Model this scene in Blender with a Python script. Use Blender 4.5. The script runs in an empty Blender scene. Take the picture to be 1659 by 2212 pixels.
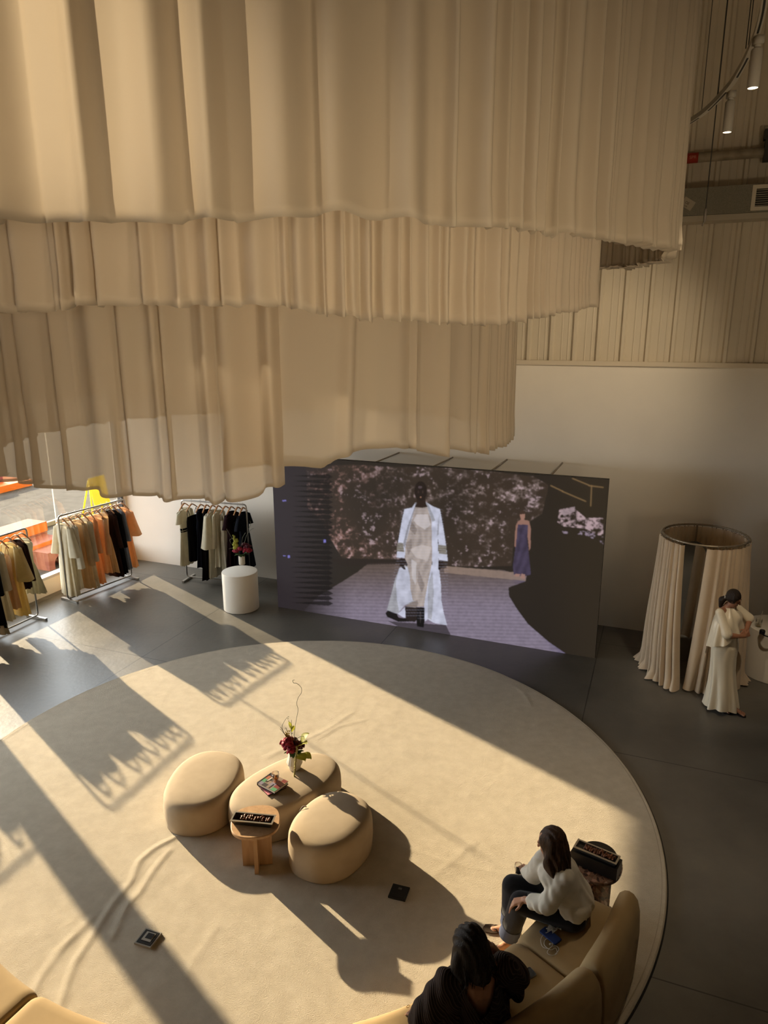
import bpy, bmesh, math, random
import numpy as np
from mathutils import Vector, Matrix
random.seed(7); rng = np.random.default_rng(7)
PI = math.pi
SC = bpy.context.scene; COL = SC.collection
# ------------------------------------------------------------------ camera (photo is 1659 x 2212)
CAMZ = 4.7; FPX = 1533.0; PITCH = math.radians(14.806); ROLL = math.radians(-0.206)
fw = Vector((0, math.cos(PITCH), -math.sin(PITCH)))
r0 = Vector((1, 0, 0)); u0 = r0.cross(fw)
cr = math.cos(ROLL)*r0 + math.sin(ROLL)*u0
cu = -math.sin(ROLL)*r0 + math.cos(ROLL)*u0
cam = bpy.data.cameras.new('camera'); camo = bpy.data.objects.new('camera', cam); COL.objects.link(camo)
m = Matrix.Identity(4)
for i in range(3):
    m[i][0] = cr[i]; m[i][1] = cu[i]; m[i][2] = -fw[i]
m[2][3] = CAMZ
camo.matrix_world = m
cam.sensor_fit = 'HORIZONTAL'; cam.sensor_width = 36.0; cam.lens = 36.0*FPX/1659.0
cam.clip_start = 0.05; cam.clip_end = 200
SC.camera = camo
CAMP = Vector((0, 0, CAMZ))
def ray(px, py): return fw + cr*((px-829.5)/FPX) - cu*((py-1106)/FPX)
def G(px, py, z=0.0):                 # where the sight line meets height z
    d = ray(px, py); return CAMP + d*((z-CAMZ)/d.z)
def AY(px, py, Y):                    # where it meets the plane y = Y
    d = ray(px, py); return CAMP + d*(Y/d.y)
# room axes: s along the back wall, t along the window wall towards the camera
CN = Vector((-5.253, 14.045, 0)); US = Vector((.930, -.3675, 0)).normalized(); VT = Vector((-.3675, -.930, 0)).normalized()
def P(s, t, z=0.0): return CN + US*s + VT*t + Vector((0, 0, z))
def BW(px, py, off=0.0):              # point on a plane parallel to the back wall
    d = ray(px, py); t = (CN.dot(VT)+off-CAMP.dot(VT))/d.dot(VT); return CAMP + d*t
ANG = math.atan2(US.y, US.x)          # rotation of the room
C0 = Vector((-.988, 6.354, 0)); RUGR = 3.644
# ------------------------------------------------------------------ materials
MATS = {}
def nt(name):
    mt = bpy.data.materials.new(name); mt.use_nodes = True
    n = mt.node_tree.nodes; l = mt.node_tree.links; n.clear()
    out = n.new('ShaderNodeOutputMaterial'); return mt, n, l, out
def mat(name, col, rough=.6, spec=.3, metal=0.0, var=0.0, vscale=3.0, bump=0.0, bscale=40.0, bdist=.01, sheen=0.0, transl=0.0, transp=0.0, emit=None, estr=0.0, stretch=None, col2=None, coat=0.0):
    if name in MATS: return MATS[name]
    mt, n, l, out = nt(name); MATS[name] = mt
    tc = n.new('ShaderNodeTexCoord'); mp = n.new('ShaderNodeMapping'); l.new(tc.outputs['Object'], mp.inputs[0])
    if stretch: mp.inputs['Scale'].default_value = stretch
    b = n.new('ShaderNodeBsdfPrincipled')
    c4 = (*col, 1)
    b.inputs['Roughness'].default_value = rough; b.inputs['Metallic'].default_value = metal
    b.inputs['Specular IOR Level'].default_value = spec
    b.inputs['Sheen Weight'].default_value = sheen; b.inputs['Coat Weight'].default_value = coat
    colsock = None
    if var > 0 or col2:
        nz = n.new('ShaderNodeTexNoise'); nz.inputs['Scale'].default_value = vscale; nz.inputs['Detail'].default_value = 6
        l.new(mp.outputs[0], nz.inputs['Vector'])
        rp = n.new('ShaderNodeValToRGB'); l.new(nz.outputs[0], rp.inputs[0])
        rp.color_ramp.elements[0].position = .32; rp.color_ramp.elements[1].position = .68
        if col2: a, d = col, col2
        else: a = tuple(min(1, x*(1-var)) for x in col); d = tuple(min(1, x*(1+var)) for x in col)
        rp.color_ramp.elements[0].color = (*a, 1); rp.color_ramp.elements[1].color = (*d, 1)
        colsock = rp.outputs[0]; l.new(colsock, b.inputs['Base Color'])
    else: b.inputs['Base Color'].default_value = c4
    nrm = None
    if bump > 0:
        n2 = n.new('ShaderNodeTexNoise'); n2.inputs['Scale'].default_value = bscale; n2.inputs['Detail'].default_value = 4
        l.new(mp.outputs[0], n2.inputs['Vector'])
        bp = n.new('ShaderNodeBump'); bp.inputs['Strength'].default_value = bump; bp.inputs['Distance'].default_value = bdist
        l.new(n2.outputs[0], bp.inputs['Height']); nrm = bp.outputs[0]; l.new(nrm, b.inputs['Normal'])
    if emit:
        b.inputs['Emission Color'].default_value = (*emit, 1); b.inputs['Emission Strength'].default_value = estr
    sh = b.outputs[0]
    if transl > 0:
        tr = n.new('ShaderNodeBsdfTranslucent')
        if colsock: l.new(colsock, tr.inputs[0])
        else: tr.inputs[0].default_value = c4
        if nrm: l.new(nrm, tr.inputs['Normal'])
        mx = n.new('ShaderNodeMixShader'); mx.inputs[0].default_value = transl
        l.new(sh, mx.inputs[1]); l.new(tr.outputs[0], mx.inputs[2]); sh = mx.outputs[0]
    if transp > 0:
        tp = n.new('ShaderNodeBsdfTransparent'); tp.inputs[0].default_value = (*[min(1, x**.35) for x in col], 1)
        mx = n.new('ShaderNodeMixShader'); mx.inputs[0].default_value = transp
        l.new(sh, mx.inputs[1]); l.new(tp.outputs[0], mx.inputs[2]); sh = mx.outputs[0]
    l.new(sh, out.inputs[0]); return mt
def glass(name, tint=(1, 1, 1), refl=1.0, rough=0.0):
    if name in MATS: return MATS[name]
    mt, n, l, out = nt(name); MATS[name] = mt
    tp = n.new('ShaderNodeBsdfTransparent'); tp.inputs[0].default_value = (*tint, 1)
    gl = n.new('ShaderNodeBsdfGlossy'); gl.inputs['Roughness'].default_value = rough
    ge = n.new('ShaderNodeNewGeometry'); dt = n.new('ShaderNodeVectorMath'); dt.operation = 'DOT_PRODUCT'
    l.new(ge.outputs['Incoming'], dt.inputs[0]); l.new(ge.outputs['Normal'], dt.inputs[1])
    ab = n.new('ShaderNodeMath'); ab.operation = 'ABSOLUTE'; l.new(dt.outputs['Value'], ab.inputs[0])
    om = n.new('ShaderNodeMath'); om.operation = 'SUBTRACT'; om.inputs[0].default_value = 1.0; l.new(ab.outputs[0], om.inputs[1])
    pw = n.new('ShaderNodeMath'); pw.operation = 'POWER'; pw.inputs[1].default_value = 5.0; l.new(om.outputs[0], pw.inputs[0])
    mu = n.new('ShaderNodeMath'); mu.operation = 'MULTIPLY_ADD'; mu.inputs[1].default_value = .96*refl; mu.inputs[2].default_value = .04*refl; mu.use_clamp = True
    l.new(pw.outputs[0], mu.inputs[0])
    mx = n.new('ShaderNodeMixShader'); l.new(mu.outputs[0], mx.inputs[0]); l.new(tp.outputs[0], mx.inputs[1]); l.new(gl.outputs[0], mx.inputs[2])
    l.new(mx.outputs[0], out.inputs[0]); return mt
# ------------------------------------------------------------------ mesh builder
class MB:
    def __init__(s): s.v = []; s.f = []
    def add(s, vs, fs):
        o = len(s.v); s.v += [tuple(x) for x in vs]; s.f += [tuple(i+o for i in q) for q in fs]; return s
    def box(s, c, d, rz=0.0, M=None):
        c = Vector(c); R = M if M is not None else Matrix.Rotation(rz, 3, 'Z')
        vs = [c + R @ Vector((x*d[0]/2, y*d[1]/2, z*d[2]/2)) for x in (-1, 1) for y in (-1, 1) for z in (-1, 1)]
        return s.add(vs, [(0, 1, 3, 2), (4, 6, 7, 5), (0, 4, 5, 1), (2, 3, 7, 6), (0, 2, 6, 4), (1, 5, 7, 3)])
    def rings(s, rs, closed=True, cap0=True, cap1=True):
        k = len(rs[0]); o = len(s.v)
        for r in rs: s.v += [tuple(p) for p in r]
        for i in range(len(rs)-1):
            for j in range(k if closed else k-1):
                a = o+i*k+j; b = o+i*k+(j+1) % k
                s.f.append((a, b, b+k, a+k))
        if closed and cap0: s.f.append(tuple(o+j for j in range(k))[::-1])
        if closed and cap1: s.f.append(tuple(o+(len(rs)-1)*k+j for j in range(k)))
        return s
    def tube(s, pts, r, n=8, flat=1.0, closed=False):
        pts = [Vector(p) for p in pts]; rr = r if isinstance(r, (list, tuple)) else [r]*len(pts)
        rs = []; prev = None
        for i, p in enumerate(pts):
            a = pts[i-1] if i > 0 else (pts[-1] if closed else pts[0]); b = pts[i+1] if i < len(pts)-1 else (pts[0] if closed else pts[-1])
            t = (b-a).normalized()
            if prev is None:
                ref = Vector((0, 0, 1)) if abs(t.z) < .9 else Vector((1, 0, 0)); nx = t.cross(ref).normalized()
            else: nx = (prev - t*prev.dot(t)).normalized()
            prev = nx; ny = t.cross(nx)
            rs.append([p + nx*(rr[i]*math.cos(2*PI*j/n)) + ny*(rr[i]*flat*math.sin(2*PI*j/n)) for j in range(n)])
        if closed: rs.append(rs[0]); return s.rings(rs, True, False, False)
        return s.rings(rs)
    def lathe(s, prof, c=(0, 0, 0), n=32, mod=None, cap0=True, cap1=True):
        c = Vector(c); rs = []
        for r, z in prof:
            ring = []
            for j in range(n):
                a = 2*PI*j/n; q = r*(1+(mod(a, z) if mod else 0)); ring.append(c+Vector((q*math.cos(a), q*math.sin(a), z)))
            rs.append(ring)
        return s.rings(rs, True, cap0, cap1)
    def ell(s, c, rad, M=None, nu=14, nv=9):
        c = Vector(c); M = M or Matrix.Identity(3); rs = []
        for i in range(1, nv):
            th = PI*i/nv
            rs.append([c + M @ Vector((rad[0]*math.sin(th)*math.cos(2*PI*j/nu), rad[1]*math.sin(th)*math.sin(2*PI*j/nu), -rad[2]*math.cos(th))) for j in range(nu)])
        o = len(s.v); s.rings(rs, True, False, False)
        b = len(s.v); s.v.append(tuple(c + M @ Vector((0, 0, -rad[2])))); s.v.append(tuple(c + M @ Vector((0, 0, rad[2]))))
        last = o+(nv-2)*nu
        for j in range(nu):
            s.f.append((b, o+(j+1) % nu, o+j)); s.f.append((b+1, last+j, last+(j+1) % nu))
        return s
    def cap(s, p1, r1, p2, r2, n=14):                   # tapered capsule
        p1 = Vector(p1); p2 = Vector(p2); s.ell(p1, (r1,)*3, None, n, 8); s.ell(p2, (r2,)*3, None, n, 8)
        if (p2-p1).length > 1e-4: s.tube([p1, p2], [r1, r2], n)
        return s
    def chain(s, pts, rs):
        for i in range(len(pts)-1): s.cap(pts[i], rs[i], pts[i+1], rs[i+1])
        return s
    def build(s, name, mt, parent=None, smooth=True, org=None, local=False, auto=None):
        me = bpy.data.meshes.new(name)
        off = Vector((0, 0, 0))
        if not local:
            if parent is not None: off = ORG[parent.name]
            elif org is not None: off = Vector(org)
        V = np.array(s.v, dtype=np.float64) - np.array(off)[None, :]
        me.from_pydata(V.tolist(), [], s.f)
        if smooth: me.polygons.foreach_set('use_smooth', [True]*len(me.polygons))
        me.update()
        if auto is not None:
            try: me.set_sharp_from_angle(angle=math.radians(auto))
            except Exception: pass
        o = bpy.data.objects.new(name, me); COL.objects.link(o)
        if mt: me.materials.append(mt)
        if parent is not None: o.parent = parent; ORG[o.name] = ORG[parent.name]
        elif org is not None: o.location = off; ORG[o.name] = off
        else: ORG[o.name] = Vector((0, 0, 0))
        return o
ORG = {}
def tag(o, label, cat, group=None):
    o['label'] = label; o['category'] = cat
    if group: o['group'] = group
    return o
def thing(name, label, cat, loc, rz=0.0, group=None):
    o = bpy.data.objects.new(name, None); COL.objects.link(o); o.location = loc; o.rotation_euler = (0, 0, rz); o.empty_display_size = .1
    ORG[o.name] = Vector(loc) if rz == 0 else Vector((0, 0, 0)); tag(o, label, cat, group); return o
def struct(o): o['kind'] = 'structure'; return o
def copytree(o, parent=None):
    c = o.copy(); COL.objects.link(c)
    if parent: c.parent = parent
    for ch in list(o.children): copytree(ch, c)
    return c
def solid(mb, name, mt, parent=None, voxel=.008, smooth=4, org=None, sub=None):
    """melt overlapping shapes into one continuous skin"""
    o = mb.build('tmp', None)
    md = o.modifiers.new('r', 'REMESH'); md.mode = 'VOXEL'; md.voxel_size = voxel; md.use_smooth_shade = True
    sm = o.modifiers.new('s', 'SMOOTH'); sm.iterations = smooth; sm.factor = .5
    dg = bpy.context.evaluated_depsgraph_get(); me = bpy.data.meshes.new_from_object(o.evaluated_get(dg))
    bpy.data.objects.remove(o)
    V = np.empty(len(me.vertices)*3); me.vertices.foreach_get('co', V); V = V.reshape(-1, 3)
    off = ORG[parent.name] if parent is not None else Vector(org or (0, 0, 0))
    V -= np.array(off)[None, :]
    me.vertices.foreach_set('co', V.ravel()); me.update(); me.name = name
    me.polygons.foreach_set('use_smooth', [True]*len(me.polygons))
    me.materials.clear(); me.materials.append(mt)
    n = bpy.data.objects.new(name, me); COL.objects.link(n)
    if parent is not None: n.parent = parent
    else: n.location = off
    ORG[n.name] = off
    return n
def smooth_path(pts, k=6):
    pts = [Vector(p) for p in pts]; out = []
    for i in range(len(pts)-1):
        p0 = pts[max(i-1, 0)]; p1 = pts[i]; p2 = pts[i+1]; p3 = pts[min(i+2, len(pts)-1)]
        for j in range(k):
            t = j/k
            out.append(.5*((2*p1)+(p2-p0)*t+(2*p0-5*p1+4*p2-p3)*t*t+(3*p1-p0-3*p2+p3)*t**3))
    out.append(pts[-1]); return out
def round_corner(path, r, k=5):
    path = [Vector(p) for p in path]; out = [path[0]]
    for i in range(1, len(path)-1):
        a = path[i]+(path[i-1]-path[i]).normalized()*r; b = path[i]+(path[i+1]-path[i]).normalized()*r
        for j in range(k+1):
            t = j/k; out.append(a*(1-t)**2+path[i]*2*t*(1-t)+b*t*t)
    out.append(path[-1]); return out
# ================================================================== the room
SMAX, TMAX, ZC = 15.0, 16.0, 9.2
white = mat('wall_plaster', (.82, .77, .69), .85, .2, var=.03, vscale=1.2, bump=.05, bscale=60)
# ---- dark polished concrete floor
def floor_mat():
    mt, n, l, out = nt('dark_concrete')
    tc = n.new('ShaderNodeTexCoord')
    b = n.new('ShaderNodeBsdfPrincipled')
    n1 = n.new('ShaderNodeTexNoise'); n1.inputs['Scale'].default_value = .9; n1.inputs['Detail'].default_value = 8; n1.inputs['Roughness'].default_value = .65
    l.new(tc.outputs['Object'], n1.inputs['Vector'])
    r1 = n.new('ShaderNodeValToRGB'); l.new(n1.outputs[0], r1.inputs[0])
    r1.color_ramp.elements[0].position = .3; r1.color_ramp.elements[0].color = (.085, .079, .069, 1)
    r1.color_ramp.elements[1].position = .75; r1.color_ramp.elements[1].color = (.158, .145, .122, 1)
    # scattered pale scuffs
    n2 = n.new('ShaderNodeTexNoise'); n2.inputs['Scale'].default_value = 5; n2.inputs['Detail'].default_value = 10; n2.inputs['Roughness'].default_value = .75
    l.new(tc.outputs['Object'], n2.inputs['Vector'])
    r2 = n.new('ShaderNodeValToRGB'); l.new(n2.outputs[0], r2.inputs[0])
    r2.color_ramp.elements[0].position = .66; r2.color_ramp.elements[0].color = (0, 0, 0, 1)
    r2.color_ramp.elements[1].position = .74; r2.color_ramp.elements[1].color = (1, 1, 1, 1)
    m1 = n.new('ShaderNodeMixRGB'); l.new(r2.outputs[0], m1.inputs[0]); l.new(r1.outputs[0], m1.inputs[1]); m1.inputs[2].default_value = (.22, .21, .19, 1)
    # saw-cut joints: a grid along the room
    mp = n.new('ShaderNodeMapping'); mp.inputs['Rotation'].default_value = (0, 0, -ANG); l.new(tc.outputs['Object'], mp.inputs[0])
    sx = n.new('ShaderNodeSeparateXYZ'); l.new(mp.outputs[0], sx.inputs[0])
    acc = None
    for ax, off, per in ((0, .6, 3.1), (1, 1.15, 2.9)):
        a = n.new('ShaderNodeMath'); a.operation = 'ADD'; a.inputs[1].default_value = off; l.new(sx.outputs[ax], a.inputs[0])
        w = n.new('ShaderNodeMath'); w.operation = 'PINGPONG'; w.inputs[1].default_value = per/2; l.new(a.outputs[0], w.inputs[0])
        c = n.new('ShaderNodeMath'); c.operation = 'LESS_THAN'; c.inputs[1].default_value = .006; l.new(w.outputs[0], c.inputs[0])
        if acc is None: acc = c
        else:
            q = n.new('ShaderNodeMath'); q.operation = 'MAXIMUM'; l.new(acc.outputs[0], q.inputs[0]); l.new(c.outputs[0], q.inputs[1]); acc = q
    m2 = n.new('ShaderNodeMixRGB'); l.new(acc.outputs[0], m2.inputs[0]); l.new(m1.outputs[0], m2.inputs[1]); m2.inputs[2].default_value = (.03, .029, .026, 1)
    l.new(m2.outputs[0], b.inputs['Base Color'])
    rr = n.new('ShaderNodeMapRange'); l.new(n1.outputs[0], rr.inputs[0]); rr.inputs['To Min'].default_value = .30; rr.inputs['To Max'].default_value = .48
    l.new(rr.outputs[0], b.inputs['Roughness']); b.inputs['Specular IOR Level'].default_value = .6
    bp = n.new('ShaderNodeBump'); bp.inputs['Strength'].default_value = .25; bp.inputs['Distance'].default_value = .01
    n3 = n.new('ShaderNodeTexNoise'); n3.inputs['Scale'].default_value = 14; n3.inputs['Detail'].default_value = 8; l.new(tc.outputs['Object'], n3.inputs['Vector'])
    l.new(n3.outputs[0], bp.inputs['Height']); l.new(bp.outputs[0], b.inputs['Normal'])
    l.new(b.outputs[0], out.inputs[0]); return mt
b = MB(); b.add([P(-.2, -.2), P(SMAX+.2, -.2), P(SMAX+.2, TMAX+.2), P(-.2, TMAX+.2)], [(0, 3, 2, 1)])
b.add([P(-.2, -.2, -.15), P(SMAX+.2, -.2, -.15), P(SMAX+.2, TMAX+.2, -.15), P(-.2, TMAX+.2, -.15)], [(0, 1, 2, 3)])
struct(b.build('floor', floor_mat(), smooth=False))
def rbox(s0, s1, t0, t1, z0, z1, mb=None):
    mb = mb or MB(); c = P((s0+s1)/2, (t0+t1)/2, (z0+z1)/2); return mb.box(c, (s1-s0, t1-t0, z1-z0), ANG)
struct(rbox(-.2, SMAX+.2, -.2, TMAX+.2, ZC, ZC+.2).build('ceiling', mat('ceiling_grey', (.68, .62, .53), .8), smooth=False))
struct(rbox(0, SMAX+.2, -.2, 0, 0, 4.13).build('wall_back', white, smooth=False))
struct(rbox(SMAX, SMAX+.2, 0, TMAX, 0, ZC).build('wall_right', mat('wall_right_paint', (.45, .38, .29), .85), smooth=False))
# gallery front, raised to block low light; rear gap above admits added warm fill
struct(rbox(0, SMAX, 11.75, 11.95, 0, 4.75).build('wall_rear', mat('gallery_front', (.20, .17, .14), .8), smooth=False))
struct(rbox(0, SMAX, 11.75, TMAX, 3.80, 3.95).build('floor_gallery', mat('gallery_floor', (.16, .14, .12), .8), smooth=False))
struct(rbox(0, SMAX, 12.4, TMAX, 5.5, ZC).build('ceiling_light_block', white, smooth=False))  # added low slab that keeps the fill off the drape tops
struct(rbox(-.2, 0, 10.2, TMAX, 3.45, ZC).build('wall_gallery_side', white, smooth=False))
# window wall: plinth, head, corner return, pier, solid end
HEAD = 3.45; SILL = .30; PIER = (4.54, 4.80); WEND = 10.2
b = MB(); rbox(-.2, 0, -.2, .05, 0, HEAD, b); rbox(-.2, 0, .05, WEND, 0, SILL, b); rbox(-.2, 0, PIER[0], PIER[1], SILL, HEAD, b)
rbox(-.2, 0, WEND, TMAX, 0, HEAD, b); rbox(-.2, 0, -.2, TMAX, HEAD, ZC, b)
struct(b.build('wall_left', white, smooth=False))
alu = mat('window_aluminium', (.62, .62, .60), .4, .5, .7)
darkalu = mat('dark_frame', (.10, .10, .10), .5, .4)
pane = glass('window_glass', (.97, .98, .98), 1.6)
def window(name, t0, t1, mull):
    fr = MB()
    rbox(-.13, .02, t0, t1, SILL, SILL+.05, fr); rbox(-.13, -.05, t0, t1, HEAD-.05, HEAD, fr)
    rbox(-.13, -.05, t1-.05, t1, SILL+.05, HEAD-.05, fr)
    pass
    pass
    o = struct(fr.build(name, alu, smooth=False))
    j = MB(); rbox(-.13, -.03, t0, t0+.05, SILL+.05, HEAD-.05, j); jo = j.build('window_jamb', darkalu, o, smooth=False)
    for tm in mull:
        q = MB(); rbox(-.100, -.086, tm-.007, tm+.007, SILL+.05, 3.03, q); q.build('glazing_seam', mat('seam_white', (.88, .87, .82), .5, transl=.6), o, smooth=False)
    g = MB(); g.add([P(-.093, t0+.05, SILL+.05), P(-.093, t1-.05, SILL+.05), P(-.093, t1-.05, HEAD-.05), P(-.093, t0+.05, HEAD-.05)], [(0, 1, 2, 3)]); g.build('window_pane', pane, o, smooth=False)
    return o
window('window_1', .05, PIER[0], (1.73,)); window('window_2', PIER[1], WEND, (6.6, 8.4))
# upper metal wall: trapezoid ribs every 0.341 m
metal = mat('cream_sheet_metal', (.62, .55, .43), .5, .4, 0, var=.03, vscale=2, bump=.03, bscale=8)
b = MB(); prof = []
pitch = .3414; s = 8.06-pitch*24
while s < SMAX:
    for ds, dt in ((-.080, -.05), (-.060, -.008), (-.020, -.008), (0, -.05), (.095, -.05), (.102, -.044), (.112, -.044), (.119, -.05), (.190, -.05), (.197, -.044), (.207, -.044), (.214, -.05)):
        if 0 <= s+ds <= SMAX: prof.append((s+ds, dt))
    s += pitch
prof = [(0, -.05)]+prof+[(SMAX, -.05)]
b.rings([[P(a, d, 4.13) for a, d in prof], [P(a, d, ZC) for a, d in prof]], closed=False)
b.rings([[P(a, -.2, 4.13) for a, d in prof], [P(a, -.2, ZC) for a, d in prof]], closed=False)
struct(b.build('wall_upper', metal, smooth=False))
struct(rbox(0, SMAX, -.05, .03, 4.10, 4.165).build('trim_1', mat('trim_cream', (.66, .58, .46), .6), smooth=False))
# screws along the sheet foot are part of the trim
# pipe with its red marker
pm = mat('dull_pipe', (.30, .25, .18), .6, .3, var=.25, vscale=8)
A = BW(1380, 350, .10); Bp = BW(1659, 329, .10); zpipe = (A.z+Bp.z)/2
pt = thing('sprinkler_pipe', 'horizontal dull brown pipe high on the ribbed wall, carrying a red marker', 'pipe', P(11, .10, zpipe))
MB().tube([P(1.0, .10, zpipe), P(SMAX-.1, .10, zpipe)], .062, 16).build('pipe', pm, pt)
sp = BW(1495, 341, .17); ss = (sp-CN).dot(US)
MB().tube([P(ss-.075, .10, zpipe), P(ss+.075, .10, zpipe)], .0635, 20).build('red_marker', mat('marker_red', (.34, .035, .02), .6), pt)
def text(body, size, mt, name, parent, M, ext=.001):
    cu_ = bpy.data.curves.new(name, 'FONT'); cu_.body = body; cu_.size = size; cu_.extrude = ext; cu_.align_x = 'CENTER'; cu_.align_y = 'CENTER'
    o = bpy.data.objects.new(name, cu_); COL.objects.link(o)
    dg = bpy.context.evaluated_depsgraph_get(); me = bpy.data.meshes.new_from_object(o.evaluated_get(dg)); bpy.data.objects.remove(o)
    me.transform(M); me.materials.clear(); me.materials.append(mt)
    q = bpy.data.objects.new(name, me); COL.objects.link(q)
    if parent is not None:
        q.parent = parent; me.transform(Matrix.Translation(-ORG[parent.name])); ORG[q.name] = ORG[parent.name]
    return q
def wallM(s_, t_, z_, rot=0.0):         # text frame facing the room from the back wall
    R = Matrix(((US.x, 0, VT.x), (US.y, 0, VT.y), (0, 1, 0))).to_4x4()
    return Matrix.Translation(P(s_, t_, z_)) @ R @ Matrix.Rotation(rot, 4, 'Z')
text('SPR', .055, mat('marker_print', (.5, .2, .14), .6), 'lettering', pt, wallM(ss+.01, .168, zpipe-.005))
for k in (0,):
    cpos = BW(1664, 298, .16); sc_ = (cpos-CN).dot(US)
    MB().box(P(sc_, .11, zpipe+.02), (.10, .16, .26), ANG).box(P(sc_, .11, zpipe+.2), (.14, .12, .12), ANG).build('pipe_clamp', mat('clamp_black', (.05, .045, .04), .6), pt, smooth=False)
# duct
OFF = .34
d0 = BW(1465, 405, OFF); d1 = BW(1465, 463, OFF); z1 = BW(1560, 402, OFF).z; z0 = BW(1560, 462, OFF).z
dt_ = thing('air_duct', 'long speckled grey duct box on the ribbed wall under the pipe', 'duct', P(11, 0, z0))
rbox(6.5, SMAX, .0, OFF, z0, z1).build('duct_body', mat('speckled_duct', (.19, .175, .14), .8, .2, bump=.2, bscale=120, col2=(.27, .25, .20), vscale=90), dt_, smooth=False)
rbox(6.5, SMAX, .0, OFF-.02, z0-.075, z0-.003).build('duct_flange', mat('flange_cream', (.45, .40, .31), .6), dt_, smooth=False)
stk = BW(1486, 440, OFF+.002); zz = stk.z; ss = (stk-CN).dot(US)
st = MB().box(P(ss, OFF+.002, zz), (.155, .004, .115), 0, Matrix.Rotation(ANG, 3, 'Z') @ Matrix.Rotation(-math.radians(-32), 3, 'Y')).build('sticker', mat('sticker_pale', (.42, .36, .27), .6), dt_, smooth=False)
text('OE', .042, mat('ink', (.06, .05, .04), .7), 'sticker_print', st, wallM(ss-.01, OFF+.0045, zz+.008, math.radians(-32)))
text('UM', .026, mat('ink', (.06, .05, .04), .7), 'sticker_print', st, wallM(ss-.025, OFF+.0045, zz-.03, math.radians(-32)))
g0 = BW(1627, 400, OFF+.02); g1 = BW(1627, 455, OFF+.02); sg = (g0-CN).dot(US); za, zb = g1.z, g0.z
gt = thing('vent_grille', 'white framed louvred vent grille on the speckled duct', 'vent', P(sg, OFF, za))
fr = MB(); rbox(sg, sg+.6, OFF+.001, OFF+.03, za, za+.045, fr); rbox(sg, sg+.6, OFF+.001, OFF+.03, zb-.045, zb, fr); rbox(sg, sg+.045, OFF+.001, OFF+.03, za+.045, zb-.045, fr); rbox(sg+.555, sg+.6, OFF+.001, OFF+.03, za+.045, zb-.045, fr)
fr.build('frame', mat('grille_white', (.66, .60, .48), .5), gt, smooth=False)
rbox(sg+.045, sg+.555, OFF+.001, OFF+.006, za+.045, zb-.045).build('backing', mat('vent_dark', (.03, .028, .025), .8), gt, smooth=False)
fr = MB(); k = za+.06
while k < zb-.05:
    fr.box(P(sg+.3, OFF+.014, k), (.51, .016, .006), 0, Matrix.Rotation(ANG, 3, 'Z') @ Matrix.Rotation(.5, 3, 'X')); k += .026
fr.build('slats', mat('grille_slat', (.38, .34, .27), .5), gt, smooth=False)
# hanging rod with its dark end
wire = mat('dark_wire', (.05, .045, .04), .5)
q = AY(1524, 455, 9.0)
hr = thing('hanging_rod', 'thin dark rod hanging from above in front of the speckled duct', 'rod', (q.x, q.y, q.z))
MB().tube([(q.x, q.y, q.z), (q.x, q.y, ZC-.02)], .006, 6).build('rod', wire, hr)
MB().tube([(q.x, q.y, q.z-.13), (q.x, q.y, q.z+.02)], .017, 8).tube([(q.x-.02, q.y, q.z-.17), (q.x, q.y, q.z-.1)], .008, 6).build('rod_end', mat('rod_end_grey', (.12, .1, .08), .6), hr)
# curved white lighting track with lamps
ZT = 6.45
tpx = [(1440, 297), (1475, 272), (1500, 256), (1525, 238), (1552, 212), (1580, 180), (1600, 148), (1616, 118), (1632, 80), (1644, 40), (1652, 0), (1656, -45), (1655, -90)]
tp_ = smooth_path([G(a, c, ZT) for a, c in tpx], 5)
tr = thing('light_track', 'curved white lighting track hung on wires beside the tallest drape', 'light track', (tp_[10].x, tp_[10].y, ZT))
b = MB(); rs = []
for i, p_ in enumerate(tp_):
    a = tp_[max(i-1, 0)]; c = tp_[min(i+1, len(tp_)-1)]; t_ = (c-a).normalized(); nx = t_.cross(Vector((0, 0, 1))).normalized(); zz = Vector((0, 0, 1))
    rs.append([p_+nx*.017-zz*.02, p_+nx*.017+zz*.02, p_-nx*.017+zz*.02, p_-nx*.017-zz*.02])
b.rings(rs).build('track', mat('track_white', (.60, .55, .46), .45), tr, smooth=False)
b = MB(); rs2 = []
for i, p_ in enumerate(tp_):
    a = tp_[max(i-1, 0)]; c = tp_[min(i+1, len(tp_)-1)]; t_ = (c-a).normalized(); nx = t_.cross(Vector((0, 0, 1))).normalized(); zz = Vector((0, 0, 1))
    rs2.append([p_+nx*.006-zz*.0215, p_+nx*.006-zz*.0195, p_-nx*.006-zz*.0195, p_-nx*.006-zz*.0215])
for a_, c_ in ((6, 13), (16, 24), (28, 36), (42, 54)): MB().rings(rs2[a_:c_]).build('track_slot', mat('slot_black', (.02, .02, .02), .6), tr, smooth=False)
for px, py in ((1515, 245), (1551, 206), (1611, 105), (1617, 98)):
    q = G(px, py, ZT+.02); MB().tube([q, (q.x, q.y, ZC-.02)], .0035, 5).build('suspension_wire', wire, tr)
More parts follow.
